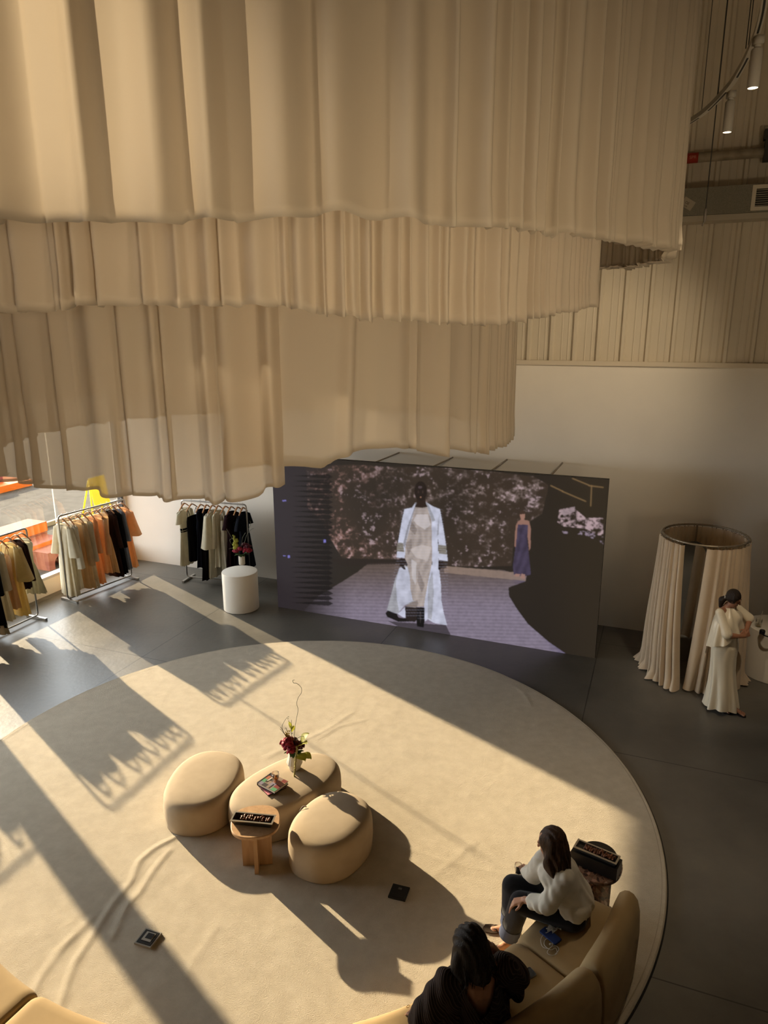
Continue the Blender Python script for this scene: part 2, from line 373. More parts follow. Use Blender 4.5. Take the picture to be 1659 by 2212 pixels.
for (a, c), nm in (((1581, 190), 'lower'), ((1640, 70), 'upper')):
    q = G(a, c, ZT)
    L = thing('spot_lamp', {'lower': 'small white cylinder spot lamp on the curved track, the lower of two', 'upper': 'small white cylinder spot lamp on the curved track, the upper of two'}[nm], 'lamp', (q.x, q.y, ZT-.02), 0, 'track spot lamps')
    MB().box((q.x, q.y, ZT-.045), (.045, .07, .045)).cap((q.x, q.y, ZT-.06), .022, (q.x, q.y, ZT-.09), .02).build('mount', mat('lamp_white', (.5, .46, .39), .5), L)
    MB().lathe([(.030, -.31), (.036, -.30), (.036, -.10), (.030, -.09)], (q.x, q.y, ZT), 20, cap0=False).build('lamp_housing', mat('lamp_white', (.5, .46, .39), .5), L, auto=40)
    MB().lathe([(.0305, -.309), (.0305, -.306)], (q.x, q.y, ZT), 20).build('lamp_lens', mat('lamp_lens', (1, .9, .7), .4, emit=(1, .85, .6), estr=4.0), L)
# ================================================================== rug
wr = []      # wrinkles as (polyline on the floor, height, width)
def ridge(px, h, w): wr.append(([G(*q).to_2d() for q in px], h*.5, w*.62))
ridge([(385, 1812), (335, 1838), (300, 1868), (285, 1910), (240, 1965), (200, 2030), (160, 2090), (140, 2150), (120, 2212)], .020, .05)
ridge([(365, 1845), (330, 1890), (300, 1938), (275, 1962), (245, 2030)], .016, .05)
ridge([(205, 1985), (180, 2010), (150, 2040), (118, 2080), (95, 2110), (75, 2150), (60, 2180)], .014, .05)
ridge([(150, 2000), (160, 2030), (120, 2065)], .010, .05)
ridge([(35, 1617), (70, 1632), (110, 1640), (150, 1652), (200, 1668), (255, 1682)], .010, .04)
ridge([(1110, 1487), (1130, 1500), (1145, 1525)], .014, .04)
ridge([(580, 1640), (640, 1610), (700, 1585), (760, 1545)], .009, .06)
ridge([(690, 1600), (730, 1575), (790, 1560)], .007, .05)
ridge([(860, 1960), (960, 1880), (1020, 1830)], .006, .06)
ridge([(880, 1838), (950, 1865), (1040, 1885), (1110, 1900)], .007, .04)
ridge([(470, 2010), (420, 2080), (390, 2150)], .006, .06)
ridge([(1300, 1610), (1250, 1640), (1200, 1650)], .004, .06)
NR, NT = 170, 620
rad = np.linspace(.02, RUGR-.012, NR); th = np.linspace(0, 2*PI, NT, endpoint=False)
X = C0.x+rad[:, None]*np.cos(th)[None]; Y = C0.y+rad[:, None]*np.sin(th)[None]
def vnoise(x, y, seed):
    r_ = np.random.default_rng(seed); g = r_.random((128, 128)); xi = np.floor(x).astype(int); yi = np.floor(y).astype(int)
    fx = x-xi; fy = y-yi; fx = fx*fx*(3-2*fx); fy = fy*fy*(3-2*fy); q = lambda a, c: g[a % 128, c % 128]
    return (q(xi, yi)*(1-fx)+q(xi+1, yi)*fx)*(1-fy)+(q(xi, yi+1)*(1-fx)+q(xi+1, yi+1)*fx)*fy
Z = .028+.0035*vnoise(X*3.1, Y*3.1, 1)+.003*vnoise(X*7.3+5, Y*7.3, 2)
for pl, h, w in wr:
    best = np.full(X.shape, 9.0)
    for i in range(len(pl)-1):
        a, c = pl[i], pl[i+1]; dx, dy = c.x-a.x, c.y-a.y; L2 = dx*dx+dy*dy
        t = np.clip(((X-a.x)*dx+(Y-a.y)*dy)/L2, 0, 1); best = np.minimum(best, np.hypot(X-a.x-t*dx, Y-a.y-t*dy))
    Z += h*np.exp(-(best/w)**2)
b = MB(); V = np.stack([X, Y, Z], -1)
b.rings([[tuple(p) for p in V[i]] for i in range(NR)], True, True, False)
e = [[(C0.x+(RUGR+d)*math.cos(t), C0.y+(RUGR+d)*math.sin(t), z) for t in th] for d, z in ((-.010, .026), (-.002, .022), (0, .014), (-.004, 0.002))]
b.rings([[tuple(p) for p in V[-1]]]+e, True, False, False)
def rug_mat():
    mt, n, l, out = nt('rug_pile'); tc = n.new('ShaderNodeTexCoord'); bs = n.new('ShaderNodeBsdfPrincipled')
    n1 = n.new('ShaderNodeTexNoise'); n1.inputs['Scale'].default_value = 135; n1.inputs['Detail'].default_value = 4; n1.inputs['Roughness'].default_value = .7; l.new(tc.outputs['Object'], n1.inputs['Vector'])
    n2 = n.new('ShaderNodeTexNoise'); n2.inputs['Scale'].default_value = 9; n2.inputs['Detail'].default_value = 6; n2.inputs['Roughness'].default_value = .6; l.new(tc.outputs['Object'], n2.inputs['Vector'])
    rp = n.new('ShaderNodeValToRGB'); l.new(n2.outputs[0], rp.inputs[0])
    rp.color_ramp.elements[0].position = .3; rp.color_ramp.elements[0].color = (.53, .455, .345, 1); rp.color_ramp.elements[1].position = .7; rp.color_ramp.elements[1].color = (.62, .54, .42, 1)
    l.new(rp.outputs[0], bs.inputs['Base Color']); bs.inputs['Roughness'].default_value = .95; bs.inputs['Specular IOR Level'].default_value = .05; bs.inputs['Sheen Weight'].default_value = .15
    ad = n.new('ShaderNodeMath'); ad.operation = 'MULTIPLY_ADD'; l.new(n2.outputs[0], ad.inputs[0]); ad.inputs[1].default_value = .55; l.new(n1.outputs[0], ad.inputs[2])
    bp = n.new('ShaderNodeBump'); bp.inputs['Strength'].default_value = .9; bp.inputs['Distance'].default_value = .016; l.new(ad.outputs[0], bp.inputs['Height']); l.new(bp.outputs[0], bs.inputs['Normal'])
    l.new(bs.outputs[0], out.inputs[0]); return mt
rugm = rug_mat()
rug = b.build('round_rug', rugm)
tag(rug, 'huge round beige wool rug with wrinkles in the middle of the dark floor', 'rug')
b = MB(); b.rings([[(C0.x+(RUGR-d)*math.cos(t), C0.y+(RUGR-d)*math.sin(t), .0405) for t in th] for d in (.046, .041)], True, False, False)
b.build('seam', mat('rug_seam', (.36, .30, .22), .9), rug)
b = MB(); b.rings([[(C0.x+(RUGR+d)*math.cos(t), C0.y+(RUGR+d)*math.sin(t), z) for t in th] for d, z in ((-.003, .012), (.010, .010), (.012, .001))], True, False, False)
b.build('edge_shadow', mat('edge_shadow_black', (.02, .018, .016), .9), rug)  # black strip painting the shadow line round the rug edge
# floor sockets cut into the rug
def socket(px, py, lab, white_):
    q = G(px, py, .04); t_ = thing('floor_socket', lab, 'socket', (q.x, q.y, .03), 0)
    a = math.radians(-18)
    MB().box((q.x, q.y, .037), (.150, .150, .022), a).build('frame', mat('socket_frame', (.30, .27, .22), .5) if white_ else mat('socket_dark', (.02, .018, .016), .5), t_, smooth=False)
    MB().box((q.x, q.y, .049), (.125, .125, .004), a).build('lid', mat('socket_lid', (.012, .012, .012), .35), t_, smooth=False)
    if white_:
        c_, s_ = math.cos(a), math.sin(a)
        MB().box((q.x+.004, q.y+.004, .052), (.082, .082, .003), a).build('plate', mat('socket_plate', (.34, .31, .26), .5), t_, smooth=False)
        MB().box((q.x+.012, q.y+.008, .0545), (.055, .050, .003), a).build('cover', mat('socket_lid', (.012, .012, .012), .35), t_, smooth=False)
    else: MB().box((q.x+.01, q.y+.03, .0525), (.03, .02, .004), a).build('catch', mat('socket_catch', (.12, .11, .1), .4), t_, smooth=False)
socket(862, 1928, 'black square floor socket in the rug between the stools and the seated women', False)
socket(320, 2027, 'square floor socket with pale inner plate, in the rug at the left', True)
# ================================================================== tiered drapes
def fabric(name, col, transl, transp, bumps=.15):
    mt, n, l, out = nt(name); tc = n.new('ShaderNodeTexCoord'); MATS[name] = mt
    d = n.new('ShaderNodeBsdfPrincipled'); d.inputs['Base Color'].default_value = (*col, 1); d.inputs['Roughness'].default_value = .55; d.inputs['Specular IOR Level'].default_value = .18; d.inputs['Sheen Weight'].default_value = .1
    tr = n.new('ShaderNodeBsdfTranslucent'); tr.inputs[0].default_value = (*col, 1)
    n1 = n.new('ShaderNodeTexNoise'); n1.inputs['Scale'].default_value = 5; n1.inputs['Detail'].default_value = 5
    mp = n.new('ShaderNodeMapping'); mp.inputs['Scale'].default_value = (1, 1, 2.2); l.new(tc.outputs['Object'], mp.inputs[0]); l.new(mp.outputs[0], n1.inputs['Vector'])
    bp = n.new('ShaderNodeBump'); bp.inputs['Strength'].default_value = bumps; bp.inputs['Distance'].default_value = .02; l.new(n1.outputs[0], bp.inputs['Height'])
    l.new(bp.outputs[0], d.inputs['Normal'])
    mx = n.new('ShaderNodeMixShader'); mx.inputs[0].default_value = transl; l.new(d.outputs[0], mx.inputs[1]); l.new(tr.outputs[0], mx.inputs[2])
    tp = n.new('ShaderNodeBsdfTransparent'); tp.inputs[0].default_value = (.95, .9, .82, 1)
    m2 = n.new('ShaderNodeMixShader'); m2.inputs[0].default_value = transp; l.new(mx.outputs[0], m2.inputs[1]); l.new(tp.outputs[0], m2.inputs[2])
    l.new(m2.outputs[0], out.inputs[0]); return mt
def hitR(c, R, px, py, far=False):
    d = ray(px, py); k = math.hypot(d.x, d.y); dx, dy = d.x/k, d.y/k
    bq = c.x*dx+c.y*dy; q = bq*bq-(c.x**2+c.y**2-R*R); q = max(q, 0.0)
    t = bq+(math.sqrt(q) if far else -math.sqrt(q)); p_ = CAMP+d*(t/k); return math.atan2(p_.y-c.y, p_.x-c.x), p_.z
def drape(name, label, c, R, ztop, near, far, zdef, th0, th1, seed, wfun, ampf, mt, flare=1.0, rows=16, lean=None, group=None, closed=True):
    r_ = random.Random(seed)
    tab = sorted([hitR(c, R, *q) for q in near]+[hitR(c, R, *q, True) for q in far])
    ta = np.array([a for a, z in tab]); tz = np.array([z for a, z in tab])
    def hem(t):
        t = (t+PI) % (2*PI)-PI
        if t < ta[0] or t > ta[-1]:
            gap = (ta[0]+2*PI-ta[-1]); u = ((t-ta[-1]) % (2*PI))/gap; base = tz[-1]*(1-u)+tz[0]*u
            w = math.sin(PI*u); return base*(1-w)+zdef*w
        return float(np.interp(t, ta, tz))
    TH, OFF_, HJ, AM = [], [], [], []
    t = th0
    while t < th1:
        px_t = t; w = wfun(px_t)*math.exp(r_.gauss(0, .38)); dth = w/R; n = 12 if w < .16 else 18
        a = ampf(px_t)*(.55+.9*r_.random())*min(1.3, .45+w/.2); kind = r_.random(); hj = r_.gauss(0, .007)
        skew = r_.choice((.34, .5, .8, 1.25, 2.0, 2.8)); sgn = 1
        for j in range(n):
            f = j/n; g = f**skew; s_ = math.sin(PI*g); TH.append(t+dth*f); OFF_.append(a*(.5-.5*math.cos(2*PI*g))-.4*a); HJ.append(hj+.006*math.sin(2*PI*f)); AM.append(a)
        t += dth
    TH = np.array(TH); OFF_ = np.array(OFF_); HJ = np.array(HJ)
    low = np.array([.012*math.sin(5*x+seed)+.008*math.sin(11*x+2*seed) for x in TH])
    hz = np.array([hem(x) for x in TH])+HJ
    zz = 1-(1-np.linspace(0, 1, rows))**1.6   # rows gather near the hem
    rs = []
    for k in zz:
        am = .75+.35*k*flare; z = ztop+(hz-ztop)*k
        if k > .985: rr = R+low+OFF_*am*1.12+.004
        else: rr = R+low+OFF_*am
        sh = np.zeros_like(TH) if lean is None else np.array([lean(x, k) for x in TH])
        wig = .006*np.sin(TH*37+4*k*3+seed)*k
        T = TH+sh
        rs.append(np.stack([c.x+(rr+wig)*np.cos(T), c.y+(rr+wig)*np.sin(T), z], -1))
    last = rs[-1].copy(); last[:, :2] = (np.array([c.x, c.y])+(last[:, :2]-np.array([c.x, c.y]))*(1-.007)); last[:, 2] += .018
    rs.append(last)
    mb = MB(); mb.rings([[tuple(p) for p in q] for q in rs], closed, False, False)
    o = mb.build(name, mt, org=(c.x, c.y, float(hz.min())))
    tag(o, label, 'drape', group); return o
GRP = None
fab1 = fabric('drape_satin_dim', (.60, .52, .405), .30, .0, .22)  # same satin as the next, darkened for the dimmer light on the top tier
fab2 = fabric('drape_satin_lit', (.74, .645, .515), .32, .0, .18)  # paler copy of the satin for the better lit middle tier
fab3 = fabric('drape_sheer', (.76, .67, .54), .42, .20, .12)
ca = lambda px: hitR(C0, 3.21, px, 480)[0]
L1, M1, R1 = hitR(C0, 3.21, 150, 480)[0], hitR(C0, 3.21, 600, 475)[0], hitR(C0, 3.21, 1300, 520)[0]
def wf1(t):
    if t < hitR(C0, 3.21, 700, 470)[0]: return .22
    if t < hitR(C0, 3.21, 1000, 490)[0]: return .14
    return .10
drape('tiered_drape', 'topmost and outermost beige satin drape, its ring hem highest above the rug', C0, 3.17, 9.0,
      [(0, 480), (130, 478), (300, 478), (440, 482), (560, 478), (640, 470), (700, 463), (740, 462), (800, 470), (900, 480), (1000, 490), (1100, 497), (1200, 507), (1300, 519), (1400, 533), (1450, 545)],
      [(1440, 560), (1400, 573), (1350, 580), (1300, 580)], 5.25, -PI, PI, 3, wf1, lambda t: .070, fab1)
drape('tiered_drape', 'middle beige satin drape, its ring hem between the upper and lower tiers', C0, 2.675, 9.0,
      [(0, 678), (100, 672), (200, 663), (290, 656), (400, 660), (500, 660), (600, 663), (700, 678), (800, 690), (900, 695), (1040, 703), (1130, 690), (1200, 677), (1250, 668), (1285, 657)],
      [(1260, 640)], 4.9, -PI, PI, 11, lambda t: .13 if t < hitR(C0, 2.715, 560, 660)[0] else .085, lambda t: .062, fab2)
C3 = Vector((C0.x-.12, C0.y, 0)); R3 = 2.28
tA1 = hitR(C3, R3, 588, 1050)[0]
drape('tiered_drape', 'lowest sheer beige drape, the long panel in front of the window and clothes racks', C3, R3, 9.0,
      [(40, 1040), (110, 1052), (200, 1060), (300, 1072), (390, 1078), (450, 1085), (520, 1080), (560, 1073), (588, 1054)], [], 3.6, -PI*.98, tA1, 5,
      lambda t: .21, lambda t: .075, fab3, 1.5, closed=False)
tB0 = hitR(C3, R3-.10, 560, 1010)[0]
tL0, tL1 = hitR(C3, R3-.1, 600, 1010)[0], hitR(C3, R3-.1, 850, 990)[0]
def leanB(t, k):
    if t < tL1: return -.10*k*k*max(0, min(1, 1-(t-tL0)/(tL1-tL0)*.45))
    return 0
tBm = hitR(C3, R3-.10, 1010, 975)[0]
drape('tiered_drape', 'lowest beige drape, the shorter panel hanging above the video wall', C3, R3-.10, 9.0,
      [(560, 1025), (588, 1015), (640, 1005), (720, 1006), (752, 1010), (768, 998), (800, 976), (850, 966), (900, 972), (930, 982), (960, 984), (968, 973), (1010, 975), (1050, 980), (1072, 970), (1090, 958), (1105, 945)],
      [], 3.7, tB0, PI*1.02, 8, lambda t: .22 if t < tBm else (.09 if t < .9 else .2), lambda t: .045 if t < tBm else .05, fab3, 1.2, lean=leanB, closed=False)
# ring rails that carry the tiers
for R_, z_, lab in ((3.21, 9.02, 'widest ceiling ring rail'), (2.715, 9.02, 'middle ceiling ring rail'), (2.28, 9.02, 'smallest ceiling ring rail')): pass
# ================================================================== stools
suede = mat('beige_suede', (.43, .345, .245), .9, .08, var=.05, vscale=7, bump=.06, bscale=120, sheen=.04)
def pouf(name, label, c, a, bb, ang, h, n_=2.3, seed=0):
    ca_, sa = math.cos(ang), math.sin(ang); NN = 96; rs = []
    prof = [(.985, .035), (.992, .05), (1.0, .10), (1.008, h*.45), (1.0, h*.70), (.985, h*.82), (.95, h*.905), (.90, h*.955), (.82, h*.985), (.6, h*1.01), (.3, h*1.02), (.05, h*1.022)]
    for k, z in prof:
        ring = []
        for j in range(NN):
            t = 2*PI*j/NN; cx, sx = math.cos(t), math.sin(t)
            x = a*math.copysign(abs(cx)**(2/n_), cx); y = bb*math.copysign(abs(sx)**(2/n_), sx)
            x *= 1+.07*(y/bb)*.6                      # a little lopsided, as a pebble
            s_ = k if k > .8 else k
            x *= s_; y *= s_
            ring.append((c[0]+x*ca_-y*sa, c[1]+x*sa+y*ca_, z))
        rs.append(ring)
    t = thing(name, label, 'stool', (c[0], c[1], .03), 0, 'pebble stools on the rug')
    mb = MB().rings(rs, True, True, True); mb.build('upholstery', suede, t)
    seam = []
    for j in range(25):
        u = -1+2*j/24; x = u*a*.80; y = bb*(.12+.18*(1-u*u)); x, y = y*.0+x*.98, y-.2*bb
        seam.append((c[0]+x*ca_-y*sa, c[1]+x*sa+y*ca_, h*1.012 if abs(u) < .8 else h*.985))
    sm = [p_ for p_ in seam]
    return t
pA = pouf('pebble_stool', 'rounded beige suede stool behind the oak side table, nearest the clothes racks', (-1.80, 6.17), .49, .365, 1.48, .36)
pB = pouf('pebble_stool', 'longest beige suede stool, topped with books and a flower vase', (-.965, 6.085), .605, .37, .77, .37)
pC = pouf('pebble_stool', 'rounded beige suede stool with shadow across its top, nearest the seated women', (-.486, 5.50), .425, .335, 1.05, .40)
q = G(656, 1752, .375); MB().tube(smooth_path([(q.x-.035, q.y-.01, .38), (q.x-.01, q.y+.025, .405), (q.x+.025, q.y+.02, .405)], 4), .006, 6, .5).build('pull_loop', mat('loop_dark', (.16, .13, .1), .7), pC)
# ================================================================== sofa: curved modules round the rug
sofa = mat('tan_velvet', (.36, .255, .13), .85, .12, var=.04, vscale=9, bump=.03, bscale=90, sheen=.06)
piping = mat('tan_piping', (.22, .165, .10), .8)
def arc_sweep(mb, prof, a0, a1, endr=.05, n=26):
    """prof: closed (r,z) outline swept about C0; ends pull in for soft corners"""
    cr_ = sum(p[0] for p in prof)/len(prof); cz = sum(p[1] for p in prof)/len(prof); rs = []
    da = endr/cr_; st = [(a0, .90), (a0+da*.12, .945), (a0+da*.4, .98), (a0+da, 1.0)]
    st += [(a0+da+(a1-a0-2*da)*k/n, 1.0) for k in range(1, n)]
    st += [(a1-da, 1.0), (a1-da*.4, .98), (a1-da*.12, .945), (a1, .90)]
    for a, k in st:
        dr = .10*min(1, max(0, (math.radians(-35)-a)/math.radians(13.5)))     # the curve opens out a little towards the camera
        q = lambda r: cr_+(r-cr_)*k+dr*max(0, (r-2.9)/.6)
        rs.append([(C0.x+q(r)*math.cos(a), C0.y+q(r)*math.sin(a), cz+(z-cz)*k if z > .06 else z) for r, z in prof])
    mb.rings(rs, True, True, True); return mb
def rr_prof(r0_, r1_, z0_, z1_, rad_, k=5, crown=0.0):
    out = []
    for cx, cz, s0 in ((r1_-rad_, z0_+.02, -PI/2), (r1_-rad_, z1_-rad_, 0), (r0_+rad_, z1_-rad_, PI/2), (r0_+rad_, z0_+.02, PI)):
        rd = .02 if cz == z0_+.02 else rad_
        bx = cx if rd == rad_ else (r1_-.02 if cx > (r0_+r1_)/2 else r0_+.02)
        for j in range(k+1):
            a = s0+PI/2*j/k; out.append((bx+rd*math.cos(a), cz+rd*math.sin(a)))
    return out
def backprof(r0_, r1_, z0_, z1_):
    # tapered backrest, rounded top, leaning a little outwards
    pts = [(r0_+.02, z0_), (r1_-.03, z0_), (r1_-.005, z0_+.03), (r1_, z0_+(z1_-z0_)*.5), (r1_-.012, z1_-.14), (r1_-.035, z1_-.05), (r1_-.07, z1_-.01), (r1_-.105, z1_), (r1_-.14, z1_-.012), (r1_-.175, z1_-.05), (r1_-.20, z1_-.14), (r0_+.01, z0_+(z1_-z0_)*.55), (r0_, z0_+.06)]
    return pts
def module(label, d0_, d1_, grp, back=True):
    a0, a1 = math.radians(d0_), math.radians(d1_); am = (a0+a1)/2
    t = thing('sofa_module', label, 'sofa', (C0.x+3.2*math.cos(am), C0.y+3.2*math.sin(am), .03), 0, grp)
    ap = .004/3.1
    arc_sweep(MB(), rr_prof(2.90, 3.41, .035, .43, .085), a0+ap, a1-ap, .07).build('seat', sofa, t)
    if back:
        arc_sweep(MB(), backprof(3.315, 3.535, .035, .655), a0+ap*2, a1-ap*2, .09).build('backrest', sofa, t)
        mid = []
        for k in range(21):
            a = a0+(a1-a0)*(.08+.84*k/20); mid.append((C0.x+3.502*math.cos(a), C0.y+3.502*math.sin(a), .66))
    return t
SG = 'curved tan sofa sections'
module('curved tan sofa section under the woman in the white shirt', -48.4, -35.2, SG)
module('curved tan sofa section holding the black phone, right of the dark-dressed woman', -62.0, -48.6, SG)
module('curved tan sofa section under the dark-dressed woman, its edge lit below her hand', -75.6, -62.2, SG)
module('curved tan sofa section in the bottom left corner, the nearer of two there', -117.0, -103.6, SG)
module('curved tan sofa section at the left edge, behind the nearer one in the corner', -130.6, -117.2, SG)
# ================================================================== side tables
oak = mat('oak_veneer', (.50, .31, .165), .45, .35, var=.0, bump=.05, bscale=30, stretch=(3, 3, .35), vscale=9, col2=(.40, .235, .115))
def sq_ring(c, hw, z, n_=3.6, N=48, ang=0, hd=None):
    hd = hd or hw; out = []
    for j in range(N):
        t = 2*PI*j/N; cx, sx = math.cos(t), math.sin(t); x = hw*math.copysign(abs(cx)**(2/n_), cx); y = hd*math.copysign(abs(sx)**(2/n_), sx)
        out.append((c[0]+x*math.cos(ang)-y*math.sin(ang), c[1]+x*math.sin(ang)+y*math.cos(ang), z))
    return out
tc1 = G(552, 1773, .482)
t1 = thing('side_table', 'small oak side table with rounded top and crossed panel legs', 'table', (tc1.x, tc1.y, .03))
MB().rings([sq_ring(tc1, .206, .452, 2.5, ang=.12), sq_ring(tc1, .213, .456, 2.5, ang=.12), sq_ring(tc1, .213, .478, 2.5, ang=.12), sq_ring(tc1, .208, .482, 2.5, ang=.12)]).build('tabletop', oak, t1, auto=30)
a1_ = math.radians(-85)
for k, (ww) in enumerate((.26, .26)):
    MB().box((tc1.x, tc1.y, .243), (ww, .034, .418), a1_+k*PI/2).build('leg_panel', oak, t1, smooth=False)
terr = None
def terrazzo():
    mt, n, l, out = nt('brown_terrazzo'); tc = n.new('ShaderNodeTexCoord'); bs = n.new('ShaderNodeBsdfPrincipled')
    v = n.new('ShaderNodeTexVoronoi'); v.inputs['Scale'].default_value = 26; l.new(tc.outputs['Object'], v.inputs['Vector'])
    rp = n.new('ShaderNodeValToRGB'); rp.color_ramp.interpolation = 'CONSTANT'
    sx = n.new('ShaderNodeSeparateXYZ'); l.new(v.outputs['Color'], sx.inputs[0]); l.new(sx.outputs[0], rp.inputs[0])
    els = rp.color_ramp.elements; els[0].color = (.13, .07, .045, 1); els[1].position = .2; els[1].color = (.05, .03, .025, 1)
    for p_, c_ in ((.4, (.30, .17, .12)), (.6, (.16, .10, .07)), (.75, (.36, .26, .2)), (.88, (.09, .05, .035))):
        e_ = els.new(p_); e_.color = (*c_, 1)
    v2 = n.new('ShaderNodeTexVoronoi'); v2.feature = 'DISTANCE_TO_EDGE'; v2.inputs['Scale'].default_value = 26; l.new(tc.outputs['Object'], v2.inputs['Vector'])
    c2 = n.new('ShaderNodeMath'); c2.operation = 'LESS_THAN'; c2.inputs[1].default_value = .06; l.new(v2.outputs['Distance'], c2.inputs[0])
    mx = n.new('ShaderNodeMixRGB'); l.new(c2.outputs[0], mx.inputs[0]); l.new(rp.outputs[0], mx.inputs[1]); mx.inputs[2].default_value = (.19, .10, .065, 1)
    l.new(mx.outputs[0], bs.inputs['Base Color']); bs.inputs['Roughness'].default_value = .22; l.new(bs.outputs[0], out.inputs[0]); return mt
terr = terrazzo()
tc2 = G(1285, 1863, .50)
t2 = thing('side_table', 'brown terrazzo side table at the far end of the tan sofa', 'table', (tc2.x, tc2.y, .03))
MB().rings([sq_ring(tc2, .205, .468, 2.3, ang=-.6), sq_ring(tc2, .21, .472, 2.3, ang=-.6), sq_ring(tc2, .21, .496, 2.3, ang=-.6), sq_ring(tc2, .206, .50, 2.3, ang=-.6)]).build('tabletop', terr, t2, auto=30)
for k in range(2): MB().box((tc2.x, tc2.y, .25), (.30, .034, .434), math.radians(-50)+k*PI/2).build('leg_panel', terr, t2, smooth=False)
# ---- trays of dates
datem = mat('date_skin', (.13, .048, .022), .42, .25, var=.6, vscale=30, bump=.3, bscale=60, bdist=.004)
def date_mesh():
    mb = MB(); rs = []
    for i in range(9):
        u = i/8; x = -.019+.038*u; r = .0095*math.sqrt(max(0, 1-(2*u-1)**2))+.0006
        rs.append([(x, r*(1+.08*math.sin(3*j+i))*math.cos(2*PI*j/9), r*(1+.08*math.sin(3*j+i))*math.sin(2*PI*j/9)) for j in range(9)])
    return mb.rings(rs)
DATE = None
def tray(label, c, z, L, W, h, ang, boxm, rimm, dlabel, dgrp, seed, cat='tray', flare=.018, nd=(11, 3)):
    global DATE
    t = thing('serving_tray', label, cat, (c.x, c.y, z)); ca_, sa = math.cos(ang), math.sin(ang)
    def rect(hl, hw, zz): return [(c.x+x*ca_-y*sa, c.y+x*sa+y*ca_, zz) for x, y in ((hl, hw), (-hl, hw), (-hl, -hw), (hl, -hw))]
    MB().rings([rect(L/2-flare, W/2-flare, z), rect(L/2, W/2, z+h), rect(L/2-.012, W/2-.012, z+h), rect(L/2-flare-.008, W/2-flare-.008, z+.012)]).build('tray_body', boxm, t, smooth=False)
    mb = MB()
    mb.rings([rect(L/2+.003, W/2+.003, z+h-.004), rect(L/2+.003, W/2+.003, z+h+.002), rect(L/2-.011, W/2-.011, z+h+.002), rect(L/2-.011, W/2-.011, z+h-.004), rect(L/2+.003, W/2+.003, z+h-.004)], True, False, False)
    mb.build('rim', rimm, t, smooth=False)
    r_ = random.Random(seed); first = None
    for i in range(nd[0]):
        for j in range(nd[1]):
            x = (-.5+(i+.5)/nd[0])*(L-.10)+.02+r_.gauss(0, .003); y = (-.5+(j+.5)/nd[1])*(W-2*flare-.035)+r_.gauss(0, .003)
            if DATE is None:
                DATE = date_mesh().build('date', datem, None, local=True); o = DATE
            else:
                o = DATE.copy(); COL.objects.link(o)
            o.location = (c.x+x*ca_-y*sa, c.y+x*sa+y*ca_, z+h*.80+r_.random()*.014); o.rotation_euler = (r_.random()*6, r_.gauss(0, .35), ang+PI/2+r_.gauss(0, .45))
            tag(o, dlabel, 'date', dgrp)
    return t
blk = mat('black_lacquer', (.012, .010, .009), .3, .5); sil = mat('silver_rim', (.55, .50, .43), .3, .5, .8); dk = mat('tray_dark', (.05, .045, .04), .4)
# top tray sits on a raised dark base on the oak table
ca1 = G(547, 1766, .535)
def on(t_xy, x, y): return Vector((t_xy.x+x, t_xy.y+y, 0))
ang1 = math.radians(-8)
tray('silver rimmed dark tray of dates on the oak side table', on(ca1, 0, 0), .482, .372, .118, .05, ang1, dk, sil, 'glossy brown date in the silver rimmed tray on the oak side table', 'dates in the tray on the oak table', 4)
ca2 = G(1289, 1842, .63)
ang2 = math.radians(-35)
bx = thing('presentation_box', 'long black lacquer box on the terrazzo side table, carrying a tray of dates', 'box', (ca2.x-.0, ca2.y, .50))
MB().box((ca2.x, ca2.y, .555), (.37, .135, .105), ang2).build('box_body', blk, bx, smooth=False, auto=30)
half = [(ca2.x+.0+r*math.cos(ang2+PI/2+a)+.05*math.cos(ang2+PI/2), ca2.y+r*math.sin(ang2+PI/2+a)+.05*math.sin(ang2+PI/2)) for r, a in [(.145, -PI/2+PI*k/20) for k in range(21)]]
MB().rings([[(x, y, .503) for x, y in half], [(x, y, .585) for x, y in half]]).build('rounded_back', blk, bx, smooth=False)
tray('silver rimmed dark tray of dates on the black box beside the seated woman', Vector((ca2.x, ca2.y, 0)), .608, .34, .105, .035, ang2, dk, sil, 'glossy brown date in the tray on the black box by the sofa', 'dates in the tray on the black box', 9, flare=.012, nd=(12, 3))
